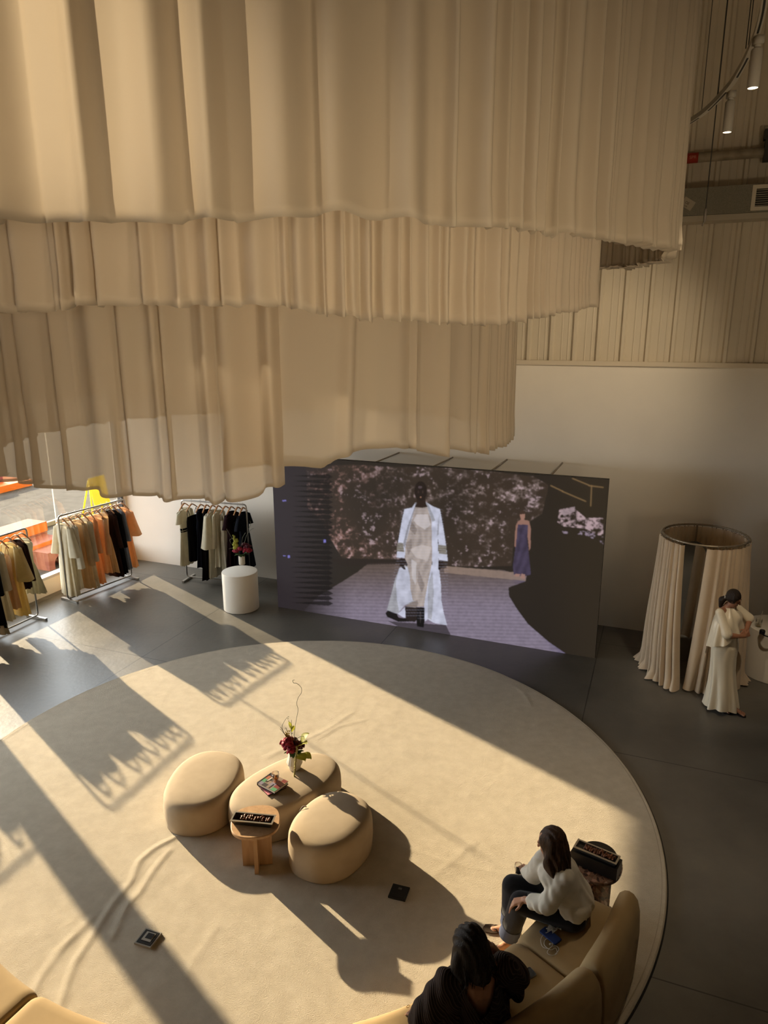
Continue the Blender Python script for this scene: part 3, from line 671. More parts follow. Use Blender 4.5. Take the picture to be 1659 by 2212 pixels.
# ---- books, glass and vase on the long stool
def cover_mat():
    mt, n, l, out = nt('patchwork_cover'); tc = n.new('ShaderNodeTexCoord'); bs = n.new('ShaderNodeBsdfPrincipled')
    mp = n.new('ShaderNodeMapping'); mp.inputs['Rotation'].default_value = (0, 0, -math.radians(-36)); l.new(tc.outputs['Object'], mp.inputs[0])
    sn = n.new('ShaderNodeVectorMath'); sn.operation = 'SNAP'; sn.inputs[1].default_value = (.058, .052, 1); l.new(mp.outputs[0], sn.inputs[0])
    wn = n.new('ShaderNodeTexWhiteNoise'); l.new(sn.outputs[0], wn.inputs['Vector'])
    rp = n.new('ShaderNodeValToRGB'); rp.color_ramp.interpolation = 'CONSTANT'; l.new(wn.outputs['Value'], rp.inputs[0])
    els = rp.color_ramp.elements; els[0].color = (.36, .13, .08, 1); els[1].position = .16; els[1].color = (.20, .05, .045, 1)
    for p_, c_ in ((.3, (.10, .28, .14)), (.42, (.22, .20, .26)), (.56, (.42, .22, .14)), (.7, (.26, .20, .16)), (.84, (.06, .05, .05))):
        els.new(p_).color = (*c_, 1)
    wv = n.new('ShaderNodeTexNoise'); wv.inputs['Scale'].default_value = 120; l.new(mp.outputs[0], wv.inputs['Vector'])
    mx = n.new('ShaderNodeMixRGB'); mx.blend_type = 'MULTIPLY'; mx.inputs[0].default_value = .7; l.new(rp.outputs[0], mx.inputs[1]); l.new(wv.outputs[0], mx.inputs[2])
    g_ = n.new('ShaderNodeMixRGB'); g_.blend_type = 'ADD'; g_.inputs[0].default_value = .35; l.new(mx.outputs[0], g_.inputs[1]); l.new(rp.outputs[0], g_.inputs[2])
    l.new(g_.outputs[0], bs.inputs['Base Color']); bs.inputs['Roughness'].default_value = .35; l.new(bs.outputs[0], out.inputs[0]); return mt
cov = cover_mat(); paper = mat('book_paper', (.66, .60, .50), .8); bkblk = mat('book_black', (.03, .026, .024), .5)
bc = G(589, 1688, .43); ZB = .378
def book(label, c, z, L, W, T, ang, cm, em):
    t = thing('book', label, 'book', (c.x, c.y, z))
    MB().box((c.x, c.y, z+.002), (L, W, .004), ang).build('back_cover', em, t, smooth=False)
    MB().box((c.x, c.y, z+T/2), (L-.012, W-.012, T-.008), ang).build('pages', paper, t, smooth=False)
    MB().box((c.x, c.y, z+T-.002), (L, W, .004), ang).build('front_cover', cm, t, smooth=False)
    MB().box((c.x-(L/2-.002)*math.cos(ang), c.y-(L/2-.002)*math.sin(ang), z+T/2), (.004, W, T), ang).build('spine', em, t, smooth=False)
    return t
pinkm = mat('book_pink', (.55, .20, .24), .5, var=.4, vscale=60)
book('thin pink and black book under the patchwork one on the long stool', Vector((bc.x-.006, bc.y-.012, 0)), ZB, .20, .20, .014, math.radians(-52), pinkm, bkblk)
bt = book('patchwork covered book on top of the pink one, under a drinking glass', bc, ZB+.0145, .235, .19, .032, math.radians(-36), cov, bkblk)
ab = math.radians(-36); ca_, sa = math.cos(ab), math.sin(ab)
def bk(x, y): return (bc.x+x*ca_-y*sa, bc.y+x*sa+y*ca_, ZB+.0475)
MB().box(bk(-.055, .018), (.022, .11, .0012), ab).box(bk(.035, -.055), (.01, .07, .0012), ab).build('title_strip', bkblk, bt, smooth=False)
MB().box((*bk(-.055, .022)[:2], ZB+.0485), (.006, .085, .0012), ab).box((*bk(-.045, .012)[:2], ZB+.0485), (.004, .05, .0012), ab).build('title_line', paper, bt, smooth=False)
MB().box(bk(-.112, 0), (.011, .19, .0014), ab).build('hinge_strip', bkblk, bt, smooth=False)
gq = bk(.012, .03); ZG = ZB+.0495
clear = glass('tumbler_glass', (.97, .97, .95), 1.5)
gt_ = thing('tumbler', 'clear tumbler with amber drink standing on the patchwork book', 'glass', (gq[0], gq[1], ZG))
MB().lathe([(.026, 0), (.030, .004), (.037, .085), (.0355, .085), (.0285, .008), (.001, .006)], (gq[0], gq[1], ZG), 24, cap0=True, cap1=False).build('glass_wall', clear, gt_)
MB().lathe([(.0275, .009), (.0315, .038), (.001, .038)], (gq[0], gq[1], ZG), 24).build('drink', mat('amber_drink', (.85, .38, .03), .2, .5, transl=.4), gt_)
# ---- vases and flowers
vasem = mat('ribbed_ceramic', (.68, .62, .52), .5, .3)
stemm = mat('stem_grey', (.16, .17, .12), .7); leafm = mat('leaf_dark_green', (.07, .12, .035), .6, var=.4, vscale=30, transl=.2)
orch = mat('leaf_yellow_green', (.36, .36, .05), .5, var=.25, vscale=15, transl=.35); redm = mat('bloom_crimson', (.30, .018, .040), .6, var=.4, vscale=40, transl=.15); dredm = mat('bloom_maroon', (.075, .008, .016), .6, var=.4, vscale=40)
goldm = mat('plume_gold', (.45, .33, .10), .8, var=.3, vscale=60, transl=.2); amar = mat('tassel_green_gold', (.38, .34, .13), .8, var=.3, vscale=80)
def bloom(mb, c, R, r_, n=34, sq=.8):
    c = Vector(c)
    for k in range(n):                                   # cupped petals on a ball
        u = r_.random()*2-1; a = r_.random()*2*PI; s_ = math.sqrt(1-u*u); d = Vector((s_*math.cos(a), s_*math.sin(a), abs(u)*.9+u*.1)).normalized()
        z = d; x = z.orthogonal().normalized(); q_ = Matrix.Rotation(r_.random()*6.28, 3, z); x = q_ @ x; y = z.cross(x)
        M = Matrix((x, y, z)).transposed(); mb.ell(c+d*R*(.45+.5*r_.random()), (R*.48, R*.34, R*.13), M @ Matrix.Rotation(r_.uniform(.3, 1.0), 3, 'X'), 7, 5)
def leaf(mb, c, d, L, W, cup=.25, up=Vector((0, 0, 1))):
    c = Vector(c); d = Vector(d).normalized(); sd = d.cross(up).normalized(); nn = sd.cross(d); rs = []
    for i in range(7):
        u = i/6; w = W*math.sin(PI*min(.98, max(.03, u)))**.8; p_ = c+d*(L*u)+nn*(cup*L*math.sin(PI*u)*.5)
        rs.append([p_-sd*w/2+nn*W*cup*.4, p_, p_+sd*w/2+nn*W*cup*.4])
    mb.rings(rs, False)
def wiggle(pts, r, n=5): return smooth_path(pts, n), r
def bouquet(label, c, z, s, r_, kind):
    t = thing('flower_arrangement', label, 'flowers', (c.x, c.y, z)); X_ = Vector((1, 0, 0)); Yd = Vector((0, 1, 0)); Zd = Vector((0, 0, 1))
    W = lambda x, y, zz: Vector((c.x+x*s, c.y+y*s, z+zz*s))
    if kind == 'stool':
        for q in ((-.045, -.02, .065), (-.075, .01, .085), (-.05, .0, .115), (-.02, -.04, .06)):
            b = MB(); bloom(b, W(*q), .054*s, r_, 44); b.build('crimson_bloom', redm, t)
        for q in ((.0, .02, .085), (.03, -.01, .07), (.045, .03, .05)):
            b = MB(); bloom(b, W(*q), .048*s, r_, 40); b.build('maroon_bloom', dredm, t)
        for q, d, L, w in (((.05, -.01, .055), (.5, -.35, .5), .13, .11), ((.07, .02, .09), (.5, .2, .6), .11, .10), ((.03, -.05, .01), (.6, -.6, -.05), .12, .11), ((.06, -.02, -.01), (.7, -.3, -.1), .11, .10)):
            b = MB(); leaf(b, W(*q), d, L*s, w*s, .3); b.build('orchid_leaf', orch, t)
        for k in range(22):
            a = r_.random()*6.28; b0 = W(.02*math.cos(a), .02*math.sin(a), .0+.03*r_.random())
            if k == 0: lb = MB()
            leaf(lb, b0, (math.cos(a), math.sin(a), r_.uniform(-.3, .5)), .075*s, .04*s, .2)
        lb.build('foliage', leafm, t)
        b = MB()
        for k in range(40):
            u = k/39; b.ell(W(-.055+.02*r_.gauss(0, .5)+.0*u, .01+.012*r_.gauss(0, 1), .12+.11*u), (.011*s*(1.25-u), )*3, None, 6, 5)
        b.build('gold_plume', goldm, t)
        b = MB(); pth = smooth_path([W(.02, -.03, .09), W(.035, -.075, .09), W(.028, -.10, .03), W(.018, -.105, -.06), W(.012, -.11, -.135), W(.01, -.125, -.165), W(.03, -.19, -.172)], 8)
        for k, p_ in enumerate(pth): b.ell(p_+Vector((r_.gauss(0, .002), r_.gauss(0, .002), 0)), (.010*s*(1.1-.4*k/len(pth)),)*3, None, 6, 5)
        b.build('hanging_tassel', amar, t)
        tw = [[(.0, 0, .08), (.01, 0, .22), (.03, 0, .34), (.05, 0, .44), (.04, 0, .50), (.055, 0, .56), (.085, 0, .61), (.085, 0, .66), (.05, 0, .70), (.02, 0, .705), (.012, 0, .73), (.03, 0, .735)],
              [(-.01, 0, .08), (-.02, 0, .20), (-.015, 0, .30), (-.012, 0, .34)], [(.0, 0, .10), (.03, 0, .15), (.08, 0, .175), (.095, 0, .16), (.085, 0, .12), (.05, 0, .09)],
              [(-.04, 0, .12), (-.08, 0, .20), (-.10, 0, .27), (-.075, 0, .33), (-.045, 0, .37)], [(-.05, 0, .14), (-.09, 0, .21), (-.12, 0, .25)], [(-.05, 0, .14), (-.10, 0, .24), (-.115, 0, .27)], [(-.04, .02, .13), (-.07, .02, .25)]]
        for q in tw: MB().tube(smooth_path([W(*p_) for p_ in q], 6), .0022*s, 5).build('twig', stemm, t)
        b = MB()
        for k in range(9): b.ell(W(-.045+.006*math.cos(k*2.2)+.004*k, 0, .37-.02*k+.006*math.sin(k*3)), (.0045*s,)*3, None, 6, 4)
        b.build('seed_beads', stemm, t)
        for q, d in (((-.018, 0, .24), (-.2, 0, .9)), ((-.014, 0, .215), (.25, -.2, .8))):
            b = MB(); leaf(b, W(*q), d, .085*s, .032*s, .2, Vector((0, 1, .1))); b.build('bud_leaf', orch, t)
    else:
        for q in ((.05, -.01, .075), (.075, 0, .115), (.04, .02, .12), (.085, -.02, .07)):
            b = MB(); bloom(b, W(*q), .045*s, r_); b.build('maroon_bloom', dredm if q[2] > .1 else redm, t)
        for q in ((-.055, -.02, .065), (-.075, .01, .06), (-.01, -.02, .09)):
            b = MB(); bloom(b, W(*q), .035*s, r_); b.build('crimson_bloom', redm, t)
        b = MB()
        for k in range(26):
            u = k/25; b.ell(W(-.055-.02*u+.012*r_.gauss(0, 1), .0, .10+.16*u), (.026*s*(1.15-.8*u),)*3, None, 7, 5)
        b.build('green_plume', orch, t)
        for k in range(18):
            a = r_.random()*6.28
            if k == 0: lb = MB()
            leaf(lb, W(.02*math.cos(a), .02*math.sin(a), .02), (math.cos(a), math.sin(a), r_.uniform(-.2, .5)), .065*s, .04*s, .2)
        lb.build('foliage', leafm, t)
        for q in ([(.02, 0, .08), (.05, 0, .19), (.08, 0, .27), (.13, 0, .33), (.16, 0, .345)], [(-.02, 0, .08), (-.10, 0, .14), (-.13, 0, .20), (-.10, 0, .22)], [(-.03, 0, .1), (-.12, 0, .26), (-.16, 0, .34)], [(.0, 0, .1), (.02, 0, .22), (.06, 0, .29)], [(.1, 0, .34), (.13, 0, .40), (.12, 0, .44)], [(-.02, 0, .1), (-.11, 0, .10), (-.15, 0, .09)]):
            MB().tube(smooth_path([W(*p_) for p_ in q], 6), .0022*s, 5).build('twig', stemm, t)
    return t
vc = G(637, 1660, .378)
rib = lambda a, z: .018*math.cos(16*a)
vo = tag(MB().lathe([(.046, 0), (.055, .004), (.062, .03), (.063, .042), (.076, .062), (.079, .075), (.066, .12), (.056, .165), (.058, .182), (.052, .182), (.049, .16), (.05, .10)], (vc.x, vc.y, .378), 96, lambda a, z: rib(a, z) if z > .05 and z < .17 else 0, True, False).build('flower_vase', vasem, org=(vc.x, vc.y, .378)), 'waisted cream ceramic vase standing on the long beige stool', 'vase')
bouquet('crimson and lime flower arrangement with a tall curling twig on the long stool', vc, .378+.175, 1.1, random.Random(3), 'stool')
# ---- pedestals
pedm = mat('pedestal_white', (.86, .81, .72), .55, .25, var=.02, vscale=2)
pc = Vector((-2.455, 11.385, 0)); PH = .665
tag(MB().lathe([(.292, 0), (.30, .006), (.30, PH-.012), (.297, PH-.003), (.290, PH)], pc, 64).build('round_pedestal', pedm, org=pc, auto=40), 'white drum pedestal with a flower vase, left of the video wall', 'pedestal')
vq = G(523, 1219, PH); vq = Vector((vq.x, vq.y, PH))
tag(MB().lathe([(.045, 0), (.052, .003), (.053, .01), (.053, .155), (.049, .158), (.047, .155), (.047, .08)], vq, 96, lambda a, z: .05*math.cos(18*a) if .006 < z < .156 else 0, True, False).build('flower_vase', vasem, org=vq), 'straight ribbed white vase standing on the white drum pedestal', 'vase')
bouquet('dark red and green flower arrangement in the vase on the white pedestal', vq, PH+.15, 1.45, random.Random(5), 'ped')
p2c = G(1668, 1453); p2r = .40; P2H = .70
tag(MB().lathe([(p2r-.008, 0), (p2r, .006), (p2r, P2H-.012), (p2r-.003, P2H-.003), (p2r-.01, P2H)], p2c, 72).build('round_pedestal', pedm, org=p2c, auto=40), 'white drum pedestal beside the standing woman at the right edge', 'pedestal')
gl = G(1638, 1353, P2H)
gt2 = thing('tumbler', 'clear glass with a straw on the pedestal beside the standing woman', 'glass', (gl.x, gl.y, P2H))
MB().lathe([(.036, 0), (.040, .003), (.042, .12), (.0405, .12), (.037, .006), (.001, .005)], (gl.x, gl.y, P2H), 24, cap1=False).build('glass_wall', clear, gt2)
MB().lathe([(.036, .007), (.037, .028), (.001, .028)], (gl.x, gl.y, P2H), 20).build('drink', mat('pale_drink', (.45, .36, .2), .2), gt2)
MB().tube([(gl.x-.01, gl.y, P2H+.01), (gl.x+.035, gl.y+.005, P2H+.22)], .004, 6).build('straw', mat('straw_clear', (.6, .55, .45), .3), gt2)
# headphones: band, two ear cups
hq = G(1657, 1375, P2H); hp = thing('headphones', 'black headphones lying on the pedestal at the right edge', 'headphones', (hq.x, hq.y, P2H))
hb = []
for k in range(17):
    a = PI*.95*k/16+math.radians(150); hb.append((hq.x+.03+.085*math.cos(a), hq.y+.02+.105*math.sin(a), P2H+.025-.0*k))
hm = mat('headphone_black', (.012, .012, .013), .4)
MB().tube(hb, .012, 8, .6).build('headband', hm, hp)
for a_ in (hb[0], hb[-1]):
    MB().lathe([(.020, -.026), (.034, -.022), (.036, 0), (.036, .02), (.028, .03)], (a_[0]+.02, a_[1]+.01, P2H+.028), 20).build('ear_cup', hm, hp)
# ================================================================== clothes racks
steel = mat('brushed_steel', (.42, .41, .39), .32, .5, .85)
woodh = mat('hanger_wood', (.45, .22, .09), .5, .3)
RH = 1.557
def rack(label, a, c, hgt=RH):
    a = Vector(a); c = Vector(c); d = (c-a); L = d.length; rz = math.atan2(d.y, d.x); mid = (a+c)/2
    t = thing('clothes_rack', label, 'clothes rack', (mid.x, mid.y, 0), rz, 'clothes racks')
    h = L/2
    pth = round_corner([(-h, 0, .09), (-h, 0, hgt), (h, 0, hgt), (h, 0, .09)], .06)
    MB().tube(pth, .0145, 10).build('frame_tube', steel, t, local=True)
    MB().tube(round_corner([(-h, 0, .12), (-h, 0, .055), (h, 0, .055), (h, 0, .12)], .05), .0145, 10).build('bottom_rail', steel, t, local=True)
    for s_ in (-1, 1):
        MB().box((s_*(h-.03), 0, .022), (.045, .42, .036)).build('foot', steel, t, local=True, smooth=False)
    return t, a, c, rz
def gmat(name, col, tl=.35, rough=.6, sheen=.2, spec=.25): return mat('cloth_'+name, col, rough, spec, 0, var=.05, vscale=12, bump=.12, bscale=25, sheen=sheen, transl=tl)
GM = dict(cream=gmat('cream', (.66, .60, .44)), ivory=gmat('ivory', (.72, .68, .56)), sage=gmat('sage_cream', (.66, .60, .45)), peach=gmat('peach', (.78, .53, .29), .42), apricot=gmat('apricot', (.80, .47, .23), .42),
          sand=gmat('sand', (.66, .48, .27)), tan=gmat('tan', (.52, .34, .18)), butter=gmat('butter', (.70, .56, .25)), black=gmat('black', (.008, .007, .007), .03, .9, 0, .05), brown=gmat('dark_brown', (.035, .017, .012), .06, .8, 0, .1), blue=gmat('slate_blue', (.16, .19, .25), .2),
          lilac=gmat('lilac_grey', (.34, .34, .40), .3), mint=gmat('pale_mint', (.60, .57, .43), .45), rust=gmat('rust', (.50, .24, .12)), navy=gmat('navy_black', (.009, .010, .015), .03, .9, 0, .05), plum=gmat('plum_black', (.022, .010, .012), .03, .9, 0, .05))
def ering(z, w, d, n=40, fold=0.0, k=9, ph=0.0, slope=0.0, sx=0.0, seed=0):
    out = []
    for j in range(n):
        t = 2*PI*j/n; f = 1+fold*math.sin(k*t+ph)+fold*.5*math.sin((k*2-3)*t+ph*1.7)
        x = w*math.cos(t)*f; y = d*math.sin(t)*f*(1+.3*fold*math.sin(5*t))
        out.append((x+sx, y, z-slope*abs(math.cos(t))**1.5))
    return out
def hanger(label, loc, rz, grp):
    t = thing('clothes_hanger', label, 'hanger', loc, rz, grp)
    pts = smooth_path([(-.178, 0, -.165), (-.12, 0, -.122), (-.055, 0, -.080), (0, 0, -.062), (.055, 0, -.080), (.12, 0, -.122), (.178, 0, -.165)], 4)
    MB().tube(pts, [.011+.011*(1-abs(i/(len(pts)-1)*2-1)) for i in range(len(pts))], 8, .55).build('shoulder_bar', woodh, t, local=True)
    MB().tube([(0, 0, -.06), (0, 0, -.012), (.012, 0, .006), (.019, 0, .018), (.012, 0, .030), (-.006, 0, .030), (-.016, 0, .02)], .0028, 6).build('hook', steel, t, local=True)
    return t
def garment(name, label, cat, loc, rz, grp, m, L=1.2, flare=.26, waist=.16, sh=.20, neck=.085, nz=-.115, slv=0.0, slw=.07, slm=None, depth=.06, fold=.10, k=8, seed=0, strap=False, belt=None, under=None, cape=False, dep2=None, vneck=False):
    t = thing(name, label, cat, loc, rz, grp); r_ = random.Random(seed); ph = r_.random()*6
    rs = []
    dh = dep2 or depth*1.4
    if strap:
        rs.append(ering(-.255, sh*.80, depth*.75, fold=.01, ph=ph)); rs.append(ering(-.33, sh*.86, depth, fold=.02, ph=ph))
        mb = MB()
        for s_ in (-1, 1):
            for y in (-.7, .7): mb.tube([(s_*sh*.62, 0, -.115), (s_*sh*.60, y*depth*.6, -.19), (s_*sh*.56, y*depth*.72, -.262)], .006, 6, .5)
        mb.build('strap', m, t, local=True)
    else:
        rs.append(ering(nz, neck, .045, ph=ph)); rs.append(ering(nz-.012, neck+.012, .050, slope=.0, ph=ph))
        rs.append(ering(-.112, (neck+sh)/2+.01, .048, slope=.022, ph=ph)); rs.append(ering(-.128, sh, .040, slope=.050, ph=ph)); rs.append(ering(-.20, sh*.97, depth*.8, slope=.035, fold=.01, ph=ph)); rs.append(ering(-.31, sh*.86, depth, fold=.02, ph=ph))
    zw = -.42
    rs.append(ering(zw, waist*1.06, depth, fold=.03, k=k, ph=ph)); rs.append(ering(zw-.08, waist, depth*.95, fold=.05, k=k, ph=ph))
    n = 9
    for i in range(1, n+1):
        u = i/n; z = zw-.08+(-L-(zw-.08))*u
        w = waist+(flare-waist)*(u**.85); d = depth*.95+(dh-depth*.95)*u
        rs.append(ering(z+(.012*math.sin(i*1.3+ph) if i == n else 0), w, d, fold=.05+fold*u, k=k, ph=ph+.25*math.sin(2.5*u+seed), sx=.012*math.sin(2*u+seed)))
    MB().rings(rs, True, False, False).build('dress_body' if L > .9 else 'bodice', m, t, local=True)
    if slv > 0:
        for s_ in (-1, 1):
            r2 = []
            for i in range(8):
                u = i/7; z = -.165-slv*u; x = s_*(sh-.015+.055*u+.02*math.sin(u*2+seed)); w = slw*(.8+.25*u if not cape else .8+.9*u); d = w*.55
                r2.append([(x+s_*.01+w*math.cos(2*PI*j/18)*.7*(1+.07*math.sin(4*2*PI*j/18+ph)), d*math.sin(2*PI*j/18)*(1+.10*math.sin(5*2*PI*j/18+ph)), z+.03*(1-u)*(-s_*math.cos(2*PI*j/18))) for j in range(18)])
            r2.insert(0, [(s_*(sh-.05), p[1]*.6, -.145-.02*abs(math.sin(j))) for j, p in enumerate(r2[0])])
            MB().rings(r2, True, True, False).build('sleeve', slm or m, t, local=True)
    if belt: MB().rings([ering(zw-.05, waist*1.05, depth*1.06), ering(zw-.09, waist*1.04, depth*1.06)], True, False, False).rings([ering(zw-.10, waist*1.05, depth*1.06), ering(zw-.125, waist*1.04, depth*1.06)], True, False, False).build('belt', belt, t, local=True)
    if under: MB().rings([ering(-L+.05, flare*.93, dh*.9, fold=.1, k=k+2), ering(-L-.10, flare*1.0, dh, fold=.16, k=k+2)], True, False, False).build('underskirt', under, t, local=True)
    return t
def hang(rk, items, where):
    t, a, c, rz = rk; grz = rz-PI/2
    for i, (f, name, lab, cat, mk, kw) in enumerate(items):
        p_ = a+(c-a)*f; loc = (p_.x, p_.y, RH); jit = random.Random(i*7+len(lab)).gauss(0, .06)
        kw = dict(kw); 
        for q in ('slm', 'belt', 'under'):
            if q in kw: kw[q] = GM[kw[q]]
        kw['L'] = kw.get('L', 1.2)-.04
        garment(name, lab, cat, (p_.x, p_.y, RH-.035), grz+jit, where, GM[mk], seed=i+len(lab), **kw)
        hanger('light wooden hanger holding the '+lab, loc, grz+jit, 'wooden hangers') if False else hanger('wooden hanger for the '+lab, loc, grz+jit, 'wooden hangers')
HX = 1.068
ra = G(148, 1300); rc = G(285, 1248)
R2k = rack('steel clothes rack of cream, peach and black garments in front of the window', ra, rc)
hang(R2k, [
 (.05, 'hanging_dress', 'pale ivory long dress nearest the rack end', 'dress', 'sage', dict(L=1.44, flare=.20, slv=.50, slw=.10, cape=True)),
 (.13, 'hanging_dress', 'cream wide sleeved top dress', 'dress', 'ivory', dict(L=1.36, flare=.17, slv=.74, slw=.10)),
 (.24, 'hanging_dress', 'sand coloured long coat dress', 'dress', 'sand', dict(L=1.37, flare=.24, slv=.74, slw=.085)),
 (.33, 'hanging_dress', 'pale sand sheer dress with frilled hem', 'dress', 'cream', dict(L=1.30, flare=.23, slv=.70, slw=.095, under='ivory')),
 (.43, 'hanging_dress', 'apricot orange long dress', 'dress', 'apricot', dict(L=1.38, flare=.25, slv=.58, slw=.07)),
 (.54, 'hanging_coat', 'peach trench coat with wide lapels', 'coat', 'peach', dict(L=1.22, flare=.25, slv=.66, slw=.08)),
 (.63, 'hanging_dress', 'sand pinafore dress with a flared skirt', 'dress', 'sand', dict(L=1.24, flare=.30, waist=.13, sh=.17)),
 (.72, 'hanging_dress', 'dark brown long sleeved dress', 'dress', 'brown', dict(L=1.38, flare=.24, slv=.60, slw=.08)),
 (.79, 'hanging_dress', 'black shiny long coat', 'coat', 'black', dict(L=1.36, flare=.22, slv=.62, slw=.08)),
 (.86, 'hanging_dress', 'slate blue long dress', 'dress', 'blue', dict(L=1.30, flare=.22, slv=.52, slw=.07)),
 (.95, 'hanging_dress', 'peach sheer kaftan at the far rack end', 'dress', 'apricot', dict(L=1.30, flare=.24, slv=.44, slw=.13, cape=True)),
], 'garments on the rack by the window')
r1c = G(83, 1335); sunh = Vector((.697, -.717, 0)).normalized()
r1a = r1c+VT*1.38
R1k = rack('steel clothes rack cut by the left edge of the photo, of cream and black garments', r1a, r1c)
hang(R1k, [
 (.08, 'hanging_dress', 'sand long dress out by the near end', 'dress', 'sand', dict(L=1.3, flare=.24, slv=.5)),
 (.22, 'hanging_dress', 'peach long dress beside the near end', 'dress', 'peach', dict(L=1.25, flare=.24, slv=.5)),
 (.40, 'hanging_dress', 'long black coat over a pale underskirt', 'coat', 'black', dict(L=1.36, flare=.26, slv=.62, slw=.09, under='cream')),
 (.52, 'hanging_jacket', 'beige wide sleeved top and skirt', 'dress', 'cream', dict(L=1.30, flare=.26, slv=.58, slw=.10)),
 (.63, 'hanging_dress', 'tan satin slip dress', 'dress', 'tan', dict(L=1.16, flare=.20, strap=True)),
 (.74, 'hanging_dress', 'butter yellow long kaftan', 'dress', 'butter', dict(L=1.34, flare=.22, slv=.52, slw=.12, cape=True)),
 (.85, 'hanging_dress', 'dark brown slim top', 'dress', 'brown', dict(L=.95, flare=.16, slv=.58, slw=.06)),
 (.93, 'hanging_dress', 'pale mint short dress with pleated hem', 'dress', 'mint', dict(L=1.06, flare=.27, waist=.15, fold=.2, k=13)),
], 'garments on the rack at the left edge')
r3a = G(405, 1251); r3c = G(541, 1265)
R3k = rack('steel clothes rack of black and cream dresses against the white back wall', r3a, r3c)
hang(R3k, [
 (.04, 'hanging_dress', 'cream pleated dress with a dark waistband', 'dress', 'cream', dict(L=1.24, flare=.22, slv=.20, slw=.09, belt='black', fold=.16, k=12)),
 (.16, 'hanging_jumpsuit', 'black one shoulder jumpsuit', 'jumpsuit', 'black', dict(L=1.14, flare=.17, waist=.17, strap=True)),
 (.30, 'hanging_dress', 'navy black sleeveless dress', 'dress', 'navy', dict(L=1.24, flare=.20, sh=.16)),
 (.39, 'hanging_dress', 'long black gown with a trailing hem', 'dress', 'black', dict(L=1.44, flare=.28, sh=.16)),
 (.48, 'hanging_dress', 'pale cream draped kaftan', 'dress', 'cream', dict(L=1.40, flare=.25, slv=.60, slw=.13, cape=True)),
 (.57, 'hanging_dress', 'beige belted shirt dress', 'dress', 'cream', dict(L=1.20, flare=.19, slv=.60, slw=.075)),
 (.68, 'hanging_dress', 'pale satin slip dress', 'dress', 'ivory', dict(L=1.24, flare=.18, strap=True)),
 (.77, 'hanging_dress', 'plum black dress with short sleeves', 'dress', 'plum', dict(L=1.26, flare=.24, slv=.22, slw=.10)),
 (.87, 'hanging_dress', 'black dress on thin straps', 'dress', 'black', dict(L=1.22, flare=.22, strap=True)),
 (.95, 'hanging_dress', 'black flared dress with short sleeves at the rack end', 'dress', 'navy', dict(L=1.26, flare=.33, slv=.22, slw=.10)),
], 'garments on the rack by the back wall')
# a further rack in the next window bay, outside the frame: its shadow falls on the rug
r0c = P(.42, 5.05); r0a = P(.42, 6.5)
R0k = rack('steel clothes rack further along the window, beyond the left edge of the photo', r0a, r0c)
hang(R0k, [(.25, 'hanging_dress', 'sand dress beyond the left edge', 'dress', 'sand', dict(L=1.3, flare=.28, slv=.5)), (.5, 'hanging_dress', 'black coat beyond the left edge', 'coat', 'black', dict(L=1.3, flare=.28, slv=.5)), (.72, 'hanging_dress', 'brown dress beyond the left edge', 'dress', 'brown', dict(L=1.3, flare=.26, slv=.5)), (.9, 'hanging_dress', 'cream dress beyond the left edge', 'dress', 'cream', dict(L=1.3, flare=.26, slv=.5))], 'garments beyond the left edge')
# ================================================================== fitting booth
bz = 2.0
bC = (G(1435, 1152, bz)+G(1621, 1165, bz)+G(1520, 1179, bz)+G(1520, 1129, bz))/4; bC.z = 0; bR = .525
brass = mat('aged_steel_ring', (.30, .25, .19), .4, .5, .8)
bt_ = thing('fitting_booth_frame', 'round metal curtain ring on slim poles by the back wall, right of the video wall', 'fitting booth', (bC.x, bC.y, 0))
ringp = [(bC.x+bR*math.cos(2*PI*k/64), bC.y+bR*math.sin(2*PI*k/64), bz) for k in range(64)]
MB().tube(ringp, .014, 8, closed=True).build('ring_rail', brass, bt_)
for ad in (78, 195, 318):
    a = math.radians(ad); MB().tube([(bC.x+(bR-.03)*math.cos(a), bC.y+(bR-.03)*math.sin(a), .0), (bC.x+(bR-.03)*math.cos(a), bC.y+(bR-.03)*math.sin(a), bz)], .013, 8).build('pole', brass, bt_)
linen = mat('linen_curtain', (.62, .49, .345), .8, .15, var=.03, vscale=6, bump=.12, bscale=14, sheen=.2, transl=.15)
